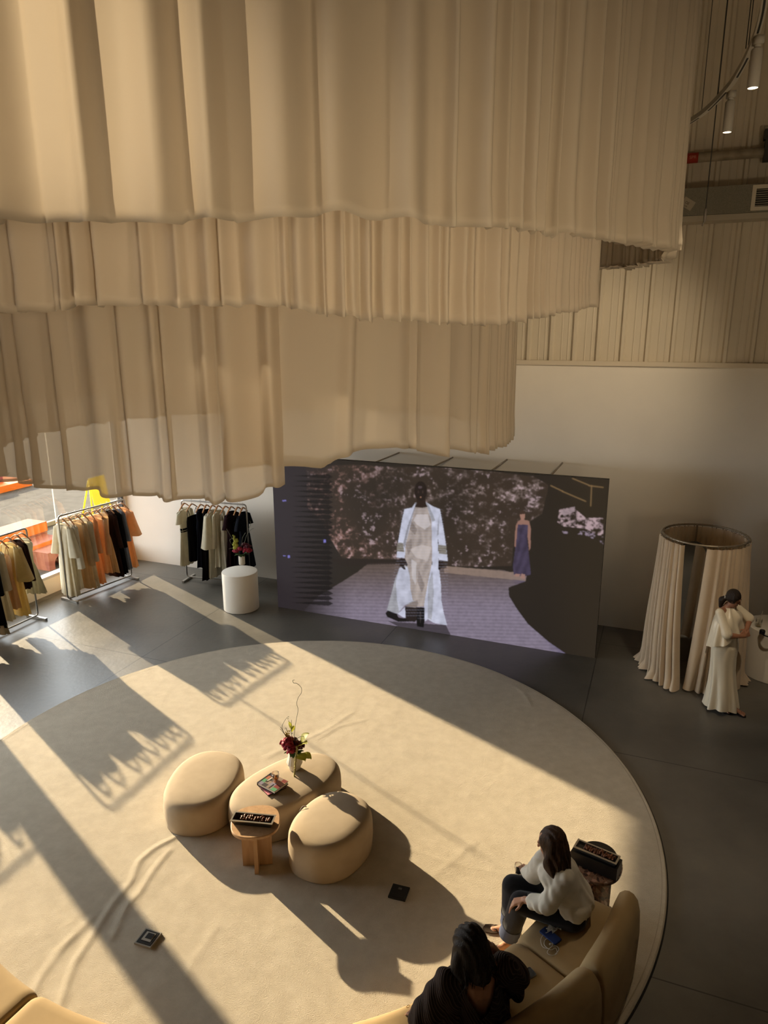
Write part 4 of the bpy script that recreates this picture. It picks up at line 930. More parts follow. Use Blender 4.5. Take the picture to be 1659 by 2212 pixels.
def booth_curtain(label, d0_, d1_, seed, e1=0, e0=0, nf=15):
    r_ = random.Random(seed); a0, a1 = math.radians(d0_), math.radians(d1_); N = nf*10; rows = 18; rs = []
    ph = [r_.random()*6 for _ in range(4)]; wd = [math.exp(r_.gauss(0, .35)) for _ in range(nf)]; cum = np.cumsum([0]+wd); cum /= cum[-1]
    for k in range(rows):
        u = k/(rows-1); z = (bz-.035)*(1-u)+.012*u; ring = []
        for j in range(N+1):
            f = j/N; i = min(nf-1, int(np.searchsorted(cum, f, 'right')-1)); g = (f-cum[i])/(cum[i+1]-cum[i])
            fold = math.sin(PI*g)**.8-.4
            merge = 1-.35*u
            amp = (.026+.050*u)*(.6+.8*((math.sin(i*2.7+seed)+1)/2))
            a = a0+(a1-a0)*f+math.radians(e0*(1-f)**2+e1*f**2)*u**1.3+.05*u*math.sin(3*f*PI+ph[0])*f*(1-f)*2
            R_ = bR+.012+  .05*math.sin(min(1, u*1.25)*PI/2)**1.5+.04*u*math.sin(2*PI*f*1.5+ph[1])+fold*amp
            if u > .93: R_ += .05*(u-.93)/.07*(1+math.sin(9*f*PI+ph[2]))
            zz = z+(.0 if k < rows-1 else .012*(1+math.sin(11*f*PI+ph[3])))
            ring.append((bC.x+R_*math.cos(a), bC.y+R_*math.sin(a), zz))
        rs.append(ring)
    t = MB().rings(rs, False).build('booth_curtain', linen, org=(bC.x, bC.y, 0)); tag(t, label, 'curtain', 'fitting booth curtains')
    for i in range(nf):
        mb = MB(); f = cum[i]; a = a0+(a1-a0)*f; c = (bC.x+bR*math.cos(a), bC.y+bR*math.sin(a), bz-.006)
        dr = Vector((math.cos(a), math.sin(a), 0)); mb.tube([Vector(c)+dr*(.020*math.cos(q))+Vector((0, 0, .024*math.sin(q)-.004)) for q in [2*PI*w/9 for w in range(9)]], .0035, 5, closed=True)
        mb.build('curtain_ring', brass, t)
    return t
booth_curtain('pale linen curtain gathered at the left of the round fitting booth', -245, -140, 2, 16, 0, nf=17)
booth_curtain('pale linen curtain at the right of the round fitting booth, behind the standing woman', -111, 115, 6, 0, -10, nf=26)
# mirror standing inside the booth
ma = math.radians(75); mc = Vector((bC.x+.02, bC.y+.33, 0))
mt_ = thing('standing_mirror', 'tall dark framed mirror with an arched top inside the fitting booth', 'mirror', (mc.x, mc.y, 0), 0)
nrm_ = Vector((-.35, -.93, 0)).normalized(); sd_ = Vector((.93, -.35, 0)).normalized()
def mp_(x, z, o): return mc+sd_*x+nrm_*o+Vector((0, 0, z))
arch = [(-.24, .02), (-.24, 1.60)]+[(-.24*math.cos(PI*k/14), 1.60+.20*math.sin(PI*k/14)) for k in range(1, 14)]+[(.24, 1.60), (.24, .02)]
arch = [(x*.75, z) for x, z in arch]
MB().tube([mp_(x, z, .0) for x, z in arch], .014, 8).build('mirror_frame', darkalu, mt_)
MB().rings([[mp_(x, z, .006) for x, z in arch], [mp_(x, z, -.006) for x, z in arch]]).build('mirror_glass', mat('mirror_silver', (.75, .76, .76), .03, .5, 1.0), mt_, smooth=False)
# ================================================================== video wall
sA = G(601, 1311); sB = G(1285, 1422); sdir = (sB-sA).normalized(); SW = (sB-sA).length; SH = 2.62
snrm = Vector((sdir.y, -sdir.x, 0)); snrm = snrm if snrm.y < 0 else -snrm        # towards the camera
d_ = ray(1310.8, 1036); SH = (CAMP+d_*((sB-CAMP).dot(snrm)/d_.dot(snrm))).z
vw = thing('video_wall', 'big black video wall showing a runway film, standing before the back wall', 'screen', ((sA+sB).x/2, (sA+sB).y/2, 0))
def SP(x, z, o=0.0): return sA+sdir*x+Vector((0, 0, z))+snrm*o
sang = math.atan2(sdir.y, sdir.x)
MB().box((SP(SW/2, SH/2, -.045)), (SW, .085, SH), sang).build('cabinet', mat('cabinet_black', (.012, .011, .011), .6), vw, smooth=False)
rodm = mat('strut_steel', (.22, .19, .15), .5, .5, .5)
wz = 2.6
for px, py in ((862, 978), (978, 988), (1095, 993), (1215, 1000)):
    e_ = BW(px, py, .005); x_ = (e_-sA).dot(sdir); s0_ = SP(x_, SH-.03, -.08)
    MB().tube([s0_, e_], .013, 8).build('wall_strut', rodm, vw)
mb = MB(); k = .3
while k < SW-.1: mb.box(SP(k, SH-.004, -.02), (.07, .03, .02), sang); k += .5
mb.build('lifting_plate', mat('plate_black', (.006, .006, .006), .5), vw, smooth=False)
# the film shown on the screen, as per-cell colours of the LED grid
NX, NY = 720, 362
def suv(px, py):
    d = ray(px, py); t = (sA-CAMP).dot(snrm)/d.dot(snrm); q = CAMP+d*t; return ((q-sA).dot(sdir)/SW, q.z/SH)
Ux, Uy = np.meshgrid((np.arange(NX)+.5)/NX, (np.arange(NY)+.5)/NY)
IM = np.zeros((NY, NX, 3)); IM[:] = (.020, .015, .011)
# photo-pixel coordinates of each cell (homography of the screen plane)
PXx = np.zeros((NY, NX)); PXy = np.zeros((NY, NX))
Wp = np.array(sA)[None, None]+np.array(sdir)[None, None]*(Ux*SW)[..., None]; Wp = Wp+np.array([0, 0, 1])*(Uy*SH)[..., None]-np.array(CAMP)
dz = Wp @ np.array(fw); PXx = 829.5+FPX*(Wp @ np.array(cr))/dz; PXy = 1106-FPX*(Wp @ np.array(cu))/dz
def inpoly(pts):
    m_ = np.zeros((NY, NX), bool); n = len(pts)
    for i in range(n):
        x1, y1 = pts[i]; x2, y2 = pts[(i+1) % n]
        c_ = ((y1 > PXy) != (y2 > PXy)); 
        with np.errstate(divide='ignore', invalid='ignore'): xi = (x2-x1)*(PXy-y1)/(y2-y1+1e-12)+x1
        m_ ^= c_ & (PXx < xi)
    return m_
def fbm(sx, sy, seed, o=5):
    r = 0; a = .5; q = 0
    for i in range(o): r = r+a*vnoise(PXx*sx*2**i+seed*13.7, PXy*sy*2**i+seed*7.1, seed+i); q += a; a *= .55
    return r/q
def c3(t): return np.array([lin(x) for x in t])
def lin(x): x /= 255.; return x/12.92 if x < .04045 else ((x+.055)/1.055)**2.4
T3 = lambda L_: [(560+x/2.127, 940+y/2.127) for x, y in L_]
T4 = lambda L_: [(820+x/6.144, 1020+y/6.144) for x, y in L_]
def blend(msk, col, a=1.0):
    w = (msk*a)[..., None]; IM[:] = IM*(1-w)+np.asarray(col)*w
def sstep(x, a, b_): t = np.clip((x-a)/(b_-a), 0, 1); return t*t*(3-2*t)
blend(sstep(PXx, 760, 600)*1.0, c3((44, 38, 42))); blend(sstep(PXx, 1150, 1290)*1.0, c3((46, 38, 28)))
# rock face
n1 = fbm(.02, .028, 21); n2 = fbm(.06, .075, 31); n3 = fbm(.17, .2, 41, 3)
rockm = inpoly(T3([(215, 135), (330, 140), (420, 135), (600, 145), (850, 150), (1100, 170), (1260, 190), (1330, 230), (1300, 360), (1240, 400), (1170, 470), (1160, 600), (1000, 605), (870, 600), (640, 570), (380, 565), (330, 480), (290, 400), (220, 330)]))
hl = sstep(n2*.6+n3*.5, .50, .72)
dens = np.clip(sstep(PXx, 640, 760), .35, 1)*(1-.75*np.exp(-((PXx-820)/75)**2-((PXy-1060)/75)**2))*(1-.65*np.exp(-((PXx-975)/45)**2-((PXy-1090)/70)**2))
blend(rockm*dens*(.25+.5*n1), c3((66, 52, 42)))
left = sstep(PXx, 880, 760); top = sstep(PXy, 1130, 1030)
blend(rockm*hl*dens*left*.75*sstep(n1, .36, .62), c3((158, 120, 112))); blend(rockm*hl*dens*(1-left)*(.28+.5*top)*sstep(n1, .34, .62), c3((140, 122, 118)))
blend(rockm*sstep(n2*.5+n3*.6, .66, .8)*dens*.55, c3((196, 172, 178)))
r2 = inpoly(T3([(1370, 400), (1380, 340), (1440, 330), (1500, 380), (1580, 380), (1580, 470), (1500, 430), (1400, 420)])); blend(r2*sstep(n2*.5+n3*.5, .38, .6), c3((176, 152, 156)))
blend(inpoly(T3([(1380, 350), (1450, 328), (1450, 350), (1400, 372)])), c3((150, 132, 136)), .8)
blend(inpoly(T3([(1390, 440), (1520, 440), (1580, 470), (1580, 500), (1500, 460), (1400, 452)]))*sstep(n3, .5, .7), c3((140, 125, 140)))
for a_, b_ in (((1392, 258), (1500, 304)), ((1440, 199), (1515, 230)), ((1515, 232), (1580, 240)), ((1527, 232), (1523, 325)), ((1340, 232), (1395, 258))):
    (x1, y1), (x2, y2) = T3([a_, b_]); L2 = (x2-x1)**2+(y2-y1)**2; t_ = np.clip(((PXx-x1)*(x2-x1)+(PXy-y1)*(y2-y1))/L2, 0, 1)
    dd_ = np.hypot(PXx-x1-t_*(x2-x1), PXy-y1-t_*(y2-y1)); blend(np.exp(-(dd_/1.1)**2), c3((140, 112, 76)), .8)
# runway floor
fl = inpoly(T3([(500, 590), (640, 585), (860, 605), (1120, 620), (1228, 650), (1222, 672), (1145, 700), (1148, 740), (1185, 800), (1235, 868), (1330, 950), (1425, 1015), (1500, 1080), (300, 950), (200, 812), (270, 740), (370, 680), (450, 630)]))
gr = sstep(PXy, 1215, 1330); ribs = .5+.5*np.sin(PXy*.85-PXx*.02)
fcol = c3((92, 78, 72))[None, None]*(1-gr[..., None])+c3((128, 118, 134))[None, None]*gr[..., None]
fcol = fcol*(.82+.22*ribs+.35*(n3-.5))[..., None]
edge = np.clip(sstep(PXx, 640, 800)*1.15, 0, 1)
w = (fl*edge)[..., None]; IM[:] = IM*(1-w)+fcol*w
blend(fl*sstep(PXx-.55*(PXy-1250), 1090, 1150)*.8, c3((84, 76, 106)))
band = inpoly(T3([(850, 600), (1228, 635), (1225, 670), (850, 632)])); blend(band*(.6+.3*n3), c3((140, 120, 108)))
blend(inpoly(T3([(320, 568), (640, 570), (860, 592), (860, 612), (640, 592), (480, 596), (380, 600)])), c3((38, 30, 26)), .8)
# moire bars at the left
for k in range(26):
    y0 = 188+k*23.3; x0 = 150+6*math.sin(k*3); blend(inpoly(T3([(x0, y0-1), (318, y0-9), (340, y0+4), (318, y0+13)])), c3((17, 13, 13)), .85)
for a_, b_ in (((110, 556), (124, 553)), ((131, 552), (141, 564)), ((296, 480), (306, 494)), ((106, 298), (124, 304))):
    (x1, y1), (x2, y2) = T3([a_, b_]); blend(inpoly([(x1, y1), (x2, y1), (x2, y2), (x1, y2)]), c3((120, 116, 190)), .9)
# walking figure
sat = lambda base, k1=.15: np.clip(np.asarray(base)[None, None]*(1+.35*k1*np.sin(PXx*.4+9*n1+PXy*.10)[..., None]+.7*(n2-.5)[..., None]), 0, 1)
def paint(pts, col, a=1.0):
    w = (inpoly(pts)*a)[..., None]; IM[:] = IM*(1-w)+col*w
shadowp = T4([(110, 1975), (250, 1990), (600, 2010), (880, 2030), (950, 2170), (560, 2110), (240, 2045)]); paint(shadowp, c3((52, 46, 50)), .85)
coat = sat(c3((186, 188, 206)), .10); coatd = sat(c3((150, 150, 156)), .22); gown = sat(c3((158, 146, 140)), .30)
paint(T4([(290, 1240), (210, 1400), (150, 1640), (95, 1830), (240, 1880), (340, 1760), (500, 1740), (440, 1400), (390, 1240)]), coatd)
paint(T4([(260, 1270), (215, 1450), (230, 1700), (260, 1850), (330, 1770), (450, 1700), (400, 1400), (370, 1260)]), coat, .8)
paint(T4([(240, 1880), (340, 1790), (345, 1935), (300, 1920)]), coat)
paint(T4([(640, 1200), (790, 1280), (815, 1500), (820, 1700), (850, 1860), (895, 2030), (720, 2000), (640, 1950), (600, 1980), (590, 1700), (640, 1450)]), coat)
paint(T4([(700, 1300), (720, 1600), (690, 1960), (640, 1940), (640, 1500)]), coatd, .8)
paint(T4([(78, 1870), (110, 1835), (230, 1880), (250, 1930), (345, 1940), (440, 1980), (250, 1985), (100, 1920)]), c3((20, 16, 15)))
paint(T4([(335, 1780), (420, 1760), (500, 1790), (500, 1960), (460, 1990), (350, 1950)]), c3((38, 30, 28)))
paint(T4([(500, 1790), (600, 1800), (595, 1990), (585, 2060), (500, 2050), (490, 2000)]), c3((16, 13, 13))); paint(T4([(535, 1850), (550, 1850), (545, 2010), (535, 2000)]), c3((70, 62, 60)), .7)
paint(T4([(430, 470), (640, 460), (690, 620), (695, 900), (705, 1150), (650, 1420), (600, 1700), (590, 1780), (500, 1790), (505, 1720), (440, 1700), (410, 1550), (400, 1350), (340, 1150), (335, 980), (370, 850), (400, 740), (420, 620)]), gown)
paint(T4([(490, 560), (640, 560), (680, 700), (600, 760), (500, 700), (450, 640)]), c3((204, 196, 198)), .6); paint(T4([(400, 1020), (560, 960), (690, 1000), (640, 1180), (480, 1130)]), c3((206, 196, 194)), .45); paint(T4([(420, 1150), (490, 1200), (480, 1500), (430, 1400)]), c3((210, 206, 210)), .45); paint(T4([(420, 650), (500, 760), (470, 830), (400, 760)]), c3((98, 86, 80)), .6); paint(T4([(340, 950), (420, 880), (430, 1000), (380, 1100)]), c3((104, 92, 86)), .55); paint(T4([(520, 1300), (600, 1500), (560, 1600), (500, 1450)]), c3((100, 88, 84)), .55)
paint(T4([(440, 1720), (500, 1700), (515, 1750), (480, 1800), (340, 1780)]), c3((128, 116, 110)))
# coat fronts and sleeves
paint(T4([(480, 400), (430, 470), (330, 490), (300, 620), (250, 900), (225, 1130), (335, 1140), (345, 960), (400, 740), (440, 580)]), coat)
paint(T4([(490, 395), (500, 410), (430, 600), (370, 830), (335, 1010), (310, 960), (370, 720)]), c3((120, 118, 122)), .8)
paint(T4([(610, 395), (700, 450), (800, 490), (840, 700), (880, 960), (905, 1180), (780, 1165), (785, 960), (770, 850), (790, 1290), (700, 1310), (690, 640)]), coat)
paint(T4([(610, 395), (650, 430), (740, 640), (700, 660)]), c3((134, 134, 138)), .8); paint(T4([(800, 520), (770, 700), (760, 850), (785, 830), (790, 640)]), c3((128, 128, 134)), .7)
for p_ in ([(235, 935), (310, 940), (330, 1060), (230, 1050)], [(785, 965), (885, 975), (890, 1090), (785, 1080)]):
    paint(T4(p_), c3((128, 122, 112))); 
    for k in range(4): paint(T4([(p_[0][0], p_[0][1]+12+k*28), (p_[1][0], p_[1][1]+12+k*28), (p_[1][0], p_[1][1]+20+k*28), (p_[0][0], p_[0][1]+20+k*28)]), c3((84, 78, 72)), .8)
skin = c3((34, 24, 21))
paint(T4([(270, 1145), (340, 1150), (375, 1230), (360, 1250), (330, 1210), (330, 1250), (350, 1290), (320, 1290), (265, 1240)]), skin); paint(T4([(780, 1170), (840, 1178), (838, 1240), (800, 1300), (775, 1290)]), skin)
e_ = lambda cx, cy, rx, ry: (((PXx-(820+cx/6.144))/(rx/6.144))**2+((PXy-(1020+cy/6.144))/(ry/6.144))**2 < 1)
paint(T4([(495, 330), (610, 330), (612, 420), (640, 460), (560, 475), (470, 455), (490, 420)]), c3((40, 27, 22)))
IM[e_(545, 250, 84, 130)] = c3((30, 21, 18)); IM[e_(538, 200, 28, 18)] = c3((74, 62, 66)); IM[e_(546, 332, 11, 9)] = c3((150, 110, 90)); IM[e_(515, 262, 7, 22)] = c3((60, 46, 42)); IM[e_(572, 262, 7, 22)] = c3((66, 52, 46))
blend((np.abs(((PXy-1085)/6.2) % 1-.5) < .12)*(inpoly(T4([(300, 480), (830, 480), (910, 1180), (900, 2030), (100, 1850), (225, 1130)]))), c3((200, 200, 226)), .12)
# second figure far off
paint(T3([(1187, 398), (1205, 385), (1240, 395), (1248, 430), (1246, 520), (1240, 530), (1234, 470), (1190, 470), (1180, 520), (1172, 510), (1178, 420)]), c3((140, 104, 92)))
paint(T3([(1188, 410), (1236, 412), (1232, 480), (1240, 560), (1248, 640), (1215, 650), (1170, 640), (1165, 600), (1180, 500)]), np.clip(sat(c3((62, 54, 74)), .5), 0, 1))
paint(T3([(1200, 352), (1218, 350), (1222, 372), (1216, 390), (1204, 392), (1198, 372)]), c3((150, 112, 98))); paint(T3([(1197, 352), (1210, 344), (1222, 352), (1222, 362), (1198, 364)]), c3((60, 44, 36))); paint(T3([(1178, 636), (1200, 640), (1190, 652), (1172, 648)]), c3((150, 116, 106))); paint(T3([(1206, 636), (1222, 640), (1220, 662), (1198, 656)]), c3((150, 116, 106)))
for _ in range(2):
    Pd = np.pad(IM, ((1, 1), (1, 1), (0, 0)), mode='edge'); IM = (Pd[1:-1, 1:-1]*2+Pd[:-2, 1:-1]+Pd[2:, 1:-1]+Pd[1:-1, :-2]+Pd[1:-1, 2:])/6
vx, vy = np.meshgrid(np.linspace(0, SW, NX+1), np.linspace(0, SH, NY+1))
base = np.array(sA)[None, None]+np.array(sdir)*vx[..., None]+np.array([0, 0, 1])*vy[..., None]+np.array(snrm)*.0005
base = base.reshape(-1, 3)-np.array(ORG[vw.name])
idx = np.arange((NX+1)*(NY+1)).reshape(NY+1, NX+1)
faces = np.stack([idx[:-1, :-1], idx[:-1, 1:], idx[1:, 1:], idx[1:, :-1]], -1).reshape(-1, 4)
me = bpy.data.meshes.new('display'); me.vertices.add(len(base)); me.vertices.foreach_set('co', base.ravel())
me.loops.add(faces.size); me.loops.foreach_set('vertex_index', faces.ravel()); me.polygons.add(len(faces)); me.polygons.foreach_set('loop_start', np.arange(0, faces.size, 4)); me.update()
ca_t = me.color_attributes.new('film', 'FLOAT_COLOR', 'CORNER')
cc = np.concatenate([IM.reshape(-1, 3), np.ones((NX*NY, 1))], 1); ca_t.data.foreach_set('color', np.repeat(cc, 4, axis=0).astype(np.float32).ravel())
dso = bpy.data.objects.new('display', me); COL.objects.link(dso); dso.parent = vw
def led_mat():
    mt, n, l, out = nt('led_display'); vcn = n.new('ShaderNodeVertexColor'); vcn.layer_name = 'film'
    b = n.new('ShaderNodeBsdfPrincipled'); b.inputs['Base Color'].default_value = (.012, .011, .011, 1); b.inputs['Roughness'].default_value = .55; b.inputs['Specular IOR Level'].default_value = .2
    l.new(vcn.outputs[0], b.inputs['Emission Color']); b.inputs['Emission Strength'].default_value = 1.0; l.new(b.outputs[0], out.inputs[0]); return mt
me.materials.append(led_mat())
# ================================================================== outside the window
asph = mat('asphalt', (.105, .103, .099), .95, .05, var=.15, vscale=4, bump=.2, bscale=60)
og = MB(); og.add([P(-.21, -30, -.16), P(-60, -30, -.16), P(-60, 40, -.16), P(-.21, 40, -.16)], [(0, 1, 2, 3)])
struct(og.build('ground', asph, smooth=False))
GO = lambda x, y, z=-.16: G(x, y, z)
def obox(mb, p_, dx, dt, z0, z1):      # box aligned with the room from near corner p_
    s0 = (p_-CN).dot(US); t0 = (p_-CN).dot(VT); return mb.box(P(s0-dx/2, t0-dt/2, (z0+z1)/2), (dx, dt, z1-z0), ANG)
coral = mat('coral_paint', (.36, .135, .095), .7, .2, var=.08, vscale=12); orange = mat('orange_paint', (.85, .22, .03), .6, .2); pinkp = mat('pink_paint', (.80, .10, .42), .6, .2); yel = mat('yellow_paint', (.85, .70, .02), .6, .2)
p_ = GO(108, 1234)
bn = thing('stepped_bench', 'coral and orange stepped bench with an arched opening, outside the window', 'bench', tuple(p_))
s0 = (p_-CN).dot(US); t0 = (p_-CN).dot(VT)
def archbox(mb, s_a, s_b, t_a, t_b, z0, z1):
    # block with an arched hole through its room-facing face
    w = t_b-t_a; r_ = .16; N = 12; front = []
    outer = [(t_a, z0), (t_a, z1), (t_b, z1), (t_b, z0)]
    tc_ = (t_a+t_b)/2-.0; zc = z1-.12-r_
    pts = [(tc_+r_, z0)]+[(tc_+r_*math.cos(PI*k/N), zc+r_*math.sin(PI*k/N)) for k in range(N+1)]+[(tc_-r_, z0)]
    prof_ = outer[:1]+outer[1:2]+outer[2:3]+outer[3:4]+pts
    mb.rings([[P(s_b, t, z) for t, z in prof_], [P(s_a, t, z) for t, z in prof_]])
    return mb
archbox(MB(), s0-.45, s0, t0-.62, t0, -.16, .22).build('lower_step', coral, bn, smooth=False)
b = MB(); b.box(P(s0-.72, t0-.35, .07), (.5, 1.0, .46), ANG); b.build('middle_step', coral, bn, smooth=False)
b = MB(); b.box(P(s0-.465, t0-.35, .24), (.02, 1.0, .11), ANG); b.box(P(s0-1.24, t0-.3, .45), (.55, 1.3, .20), ANG); b.build('orange_band', orange, bn, smooth=False)
b = MB(); b.box(P(s0-1.24, t0-.3, .10), (.53, 1.28, .50), ANG).box(P(s0-1.24, t0-.3, .556), (.55, 1.3, .012), ANG); b.build('upper_step', coral, bn, smooth=False)
p_ = GO(64, 1050); s1 = (p_-CN).dot(US); t1_ = (p_-CN).dot(VT)
pk = thing('stepped_plinth', 'pink and orange stepped plinth out on the pavement at the left edge', 'plinth', tuple(p_))
MB().box(P(s1-1.0, t1_+1.1, -.06), (2.0, 2.4, .2), ANG).build('orange_base', orange, pk, smooth=False)
MB().box(P(s1-1.25, t1_+1.45, .16), (1.5, 1.9, .24), ANG).box(P(s1-1.5, t1_+1.8, .42), (1.0, 1.4, .28), ANG).build('pink_step', pinkp, pk, smooth=False)
p_ = GO(205, 1148); s2 = (p_-CN).dot(US); t2_ = (p_-CN).dot(VT)
ys = thing('yellow_easel', 'bright yellow folding easel board outside the window', 'sign board', tuple(p_))
for dt in (0, -.75):
    MB().tube([P(s2, t2_+dt, -.15), P(s2-.18, t2_-.375+(dt+.375)*.55, 1.05)], .022, 6).build('leg', yel, ys); MB().tube([P(s2-.45, t2_+dt, -.15), P(s2-.2, t2_-.375+(dt+.375)*.55, 1.05)], .022, 6).build('leg', yel, ys)
MB().box(P(s2-.16, t2_-.45, .75), (.03, .52, .7), ANG, Matrix.Rotation(ANG, 3, 'Z') @ Matrix.Rotation(-.16, 3, 'Y')).build('board', yel, ys, smooth=False)
kb = MB(); ka = GO(0, 1166); kb_ = GO(140, 1127); ks = ((ka+kb_)/2-CN).dot(US)
kb.box(P(ks, 3, -.11), (.10, 22, .10), ANG); struct(kb.build('kerb', mat('kerb_white', (.34, .33, .29), .8), smooth=False))
struct(MB().box(P(-14, 2, 1.6), (.6, 50, 3.6), ANG).build('wall_far', mat('far_building', (.42, .36, .29), .9, var=.1, vscale=.6), smooth=False)) if False else None
# ================================================================== people
def skin_mat(name, col): return mat(name, col, .5, .35, var=.06, vscale=30, sheen=.1)
hairm = mat('dark_hair', (.012, .008, .006), .5, .25, bump=.7, bscale=55, bdist=.01, stretch=(4, 4, .35), col2=(.028, .016, .010), vscale=20)
hairb = mat('brown_hair', (.024, .012, .007), .45, .3, bump=.7, bscale=55, bdist=.01, stretch=(4, 4, .35), col2=(.075, .034, .015), vscale=20)
def hand(mb, wr, d, nrm, thumb_side, curl=.5, s=1.0):
    """palm, four unequal bent fingers and a thumb leaving the side of the palm"""
    wr = Vector(wr); d = Vector(d).normalized(); n = Vector(nrm); n = (n-d*n.dot(d)).normalized(); sd_ = d.cross(n)*thumb_side   # points to the thumb
    for k, (lat, L) in enumerate(((.027, .040), (.009, .043), (-.009, .040), (-.026, .033))):
        kn = wr+d*(.078*s)+sd_*(lat*s); mb.cap(wr+d*.012+sd_*(lat*.6*s), .0145*s, kn, .0115*s, 8)
        a = .35+curl*.5+.06*k; p1 = kn+(d*math.cos(a)-n*math.sin(a))*(L*s); mb.cap(kn, .0095*s, p1, .0085*s, 8)
        a2 = a+curl*.9; p2 = p1+(d*math.cos(a2)-n*math.sin(a2))*(L*.72*s); mb.cap(p1, .0085*s, p2, .0072*s, 8)
        a3 = a2+curl*.5; p3 = p2+(d*math.cos(a3)-n*math.sin(a3))*(L*.5*s); mb.cap(p2, .0072*s, p3, .0062*s, 8)
    b0 = wr+d*.022*s+sd_*.020*s; b1 = b0+(d*.7+sd_*.75-n*.35).normalized()*.042*s; b2 = b1+(d*.95+sd_*.15-n*.4).normalized()*.032*s
    mb.cap(b0, .0135*s, b1, .0105*s, 8); mb.cap(b1, .0100*s, b2, .0075*s, 8)
def foot(mb, heel, d, s=1.0, toes=True):
    heel = Vector(heel); d = Vector((d[0], d[1], 0)).normalized(); sd_ = Vector((-d.y, d.x, 0))
    mb.cap(heel+Vector((0, 0, .032)), .030*s, heel+d*.075*s+Vector((0, 0, .038)), .031*s, 10); mb.cap(heel+d*.075*s+Vector((0, 0, .038)), .031*s, heel+d*.155*s+Vector((0, 0, .022)), .024*s, 10)
    for k, (lat, L, r) in enumerate(((-.028, .052, .0125), (-.010, .052, .0095), (.006, .046, .009), (.020, .039, .0085), (.032, .030, .008))):
        mb.cap(heel+d*.15*s+sd_*lat*s*.8+Vector((0, 0, .022)), .013*s, heel+d*(.168+L)*s+sd_*lat*s*1.1+Vector((0, 0, .014)), r*s, 8)
def head(mb, c, f, up, s=1.0):
    """c: head centre, f: where the face looks, up: crown direction"""
    c = Vector(c); f = Vector(f).normalized(); up = Vector(up); up = (up-f*up.dot(f)).normalized(); r = f.cross(up)
    M = Matrix((r, f, up)).transposed()
    mb.ell(c+up*.018*s-f*.012*s, (.072*s, .088*s, .092*s), M, 18, 12)
    mb.ell(c-up*.045*s+f*.022*s, (.054*s, .058*s, .066*s), M, 14, 10)
    mb.ell(c-up*.092*s+f*.052*s, (.026*s, .022*s, .020*s), M, 10, 8)            # chin
    mb.cap(c+f*.074*s+up*.008*s, .009*s, c+f*.096*s-up*.030*s, .0115*s, 8)      # nose
    mb.cap(c+f*.066*s+up*.022*s-r*.040*s, .012*s, c+f*.066*s+up*.022*s+r*.040*s, .012*s, 8)   # brow
    mb.cap(c+f*.072*s-up*.058*s-r*.016*s, .008*s, c+f*.072*s-up*.058*s+r*.016*s, .008*s, 8)   # mouth
    for q in (-1, 1):
        mb.ell(c+r*q*.072*s-f*.008*s-up*.012*s, (.009*s, .017*s, .028*s), M, 8, 6); mb.ell(c+r*q*.036*s+f*.050*s-up*.030*s, (.020*s, .018*s, .020*s), M, 8, 6)
    return M
def face_parts(o, c, f, up, s=1.0):
    c = Vector(c); f = Vector(f).normalized(); up = Vector(up); up = (up-f*up.dot(f)).normalized(); r = f.cross(up); M = Matrix((r, f, up)).transposed()
    dkm = mat('eye_dark', (.015, .010, .008), .3)
    for q in (-1, 1):
        MB().ell(c+r*q*.031*s+f*.0765*s+up*.002*s, (.012*s, .005*s, .005*s), M, 10, 6).build('eye', dkm, o)
        MB().tube(smooth_path([c+r*q*.016*s+f*.082*s+up*.024*s, c+r*q*.034*s+f*.079*s+up*.029*s, c+r*q*.050*s+f*.066*s+up*.022*s], 3), .004*s, 6, .6).build('eyebrow', dkm, o)
    MB().ell(c+f*.079*s-up*.056*s, (.020*s, .007*s, .006*s), M, 10, 6).build('lips', mat('lip', (.22, .06, .045), .4), o)
def cut(o, pred):
    bm = bmesh.new(); bm.from_mesh(o.data); off = ORG[o.name]
    bmesh.ops.delete(bm, geom=[v for v in bm.verts if pred(v.co+off)], context='VERTS'); bm.to_mesh(o.data); bm.free()
def ripple(o, fn):
    off = ORG[o.name]; n = len(o.data.vertices); V = np.empty(n*3); o.data.vertices.foreach_get('co', V); N = np.empty(n*3); o.data.vertices.foreach_get('normal', N)
    V = V.reshape(-1, 3); N = N.reshape(-1, 3); W = V+np.array(off); V += N*fn(W)[:, None]; o.data.vertices.foreach_set('co', V.ravel()); o.data.update()
def strands(name, parent, m, starts, ends, n, r, seed, wav=.012, rad=.0035):
    r_ = random.Random(seed); mb = MB()
    for i in range(n):
        u = r_.random(); a = starts(u, r_); b_ = ends(u, r_); mid = (a+b_)/2+Vector((r_.gauss(0, wav), r_.gauss(0, wav), r_.gauss(0, wav*.3)))
        q = a*.6+b_*.4; mb.tube(smooth_path([a, mid, b_], 4), [rad*(1-.06*k) for k in range(9)], 5)
    return mb.build(name, m, parent)
# ---------------------------------------------------------------- woman in the white shirt, seated
sk1 = skin_mat('skin_warm', (.48, .25, .155))
V = Vector
pel = V((1.345, 4.275, .535)); hN, hF = V((1.315, 4.195, .53)), V((1.375, 4.355, .53)); kN, kF = V((.985, 4.295, .545)), V((.955, 4.455, .55)); aN, aF = V((.955, 4.49, .10)), V((.99, 4.60, .10))
sN, sF = V((1.235, 4.085, .955)), V((1.135, 4.265, .955)); nk = V((1.18, 4.18, 1.0)); hd = V((1.155, 4.215, 1.135)); fdir = V((-.80, .50, -.30)); upd = V((-.10, .12, 1))
eN, eF = V((1.13, 4.10, .70)), V((1.085, 4.36, .73)); wN, wF = V((1.0, 4.225, .635)), V((1.045, 4.445, .690))
SH1 = V((.02, .07, -.01))
pel, hN, hF, kN, kF, sN, sF, nk, hd, eN, eF, wN, wF = [q+SH1 for q in (pel, hN, hF, kN, kF, sN, sF, nk, hd, eN, eF, wN, wF)]
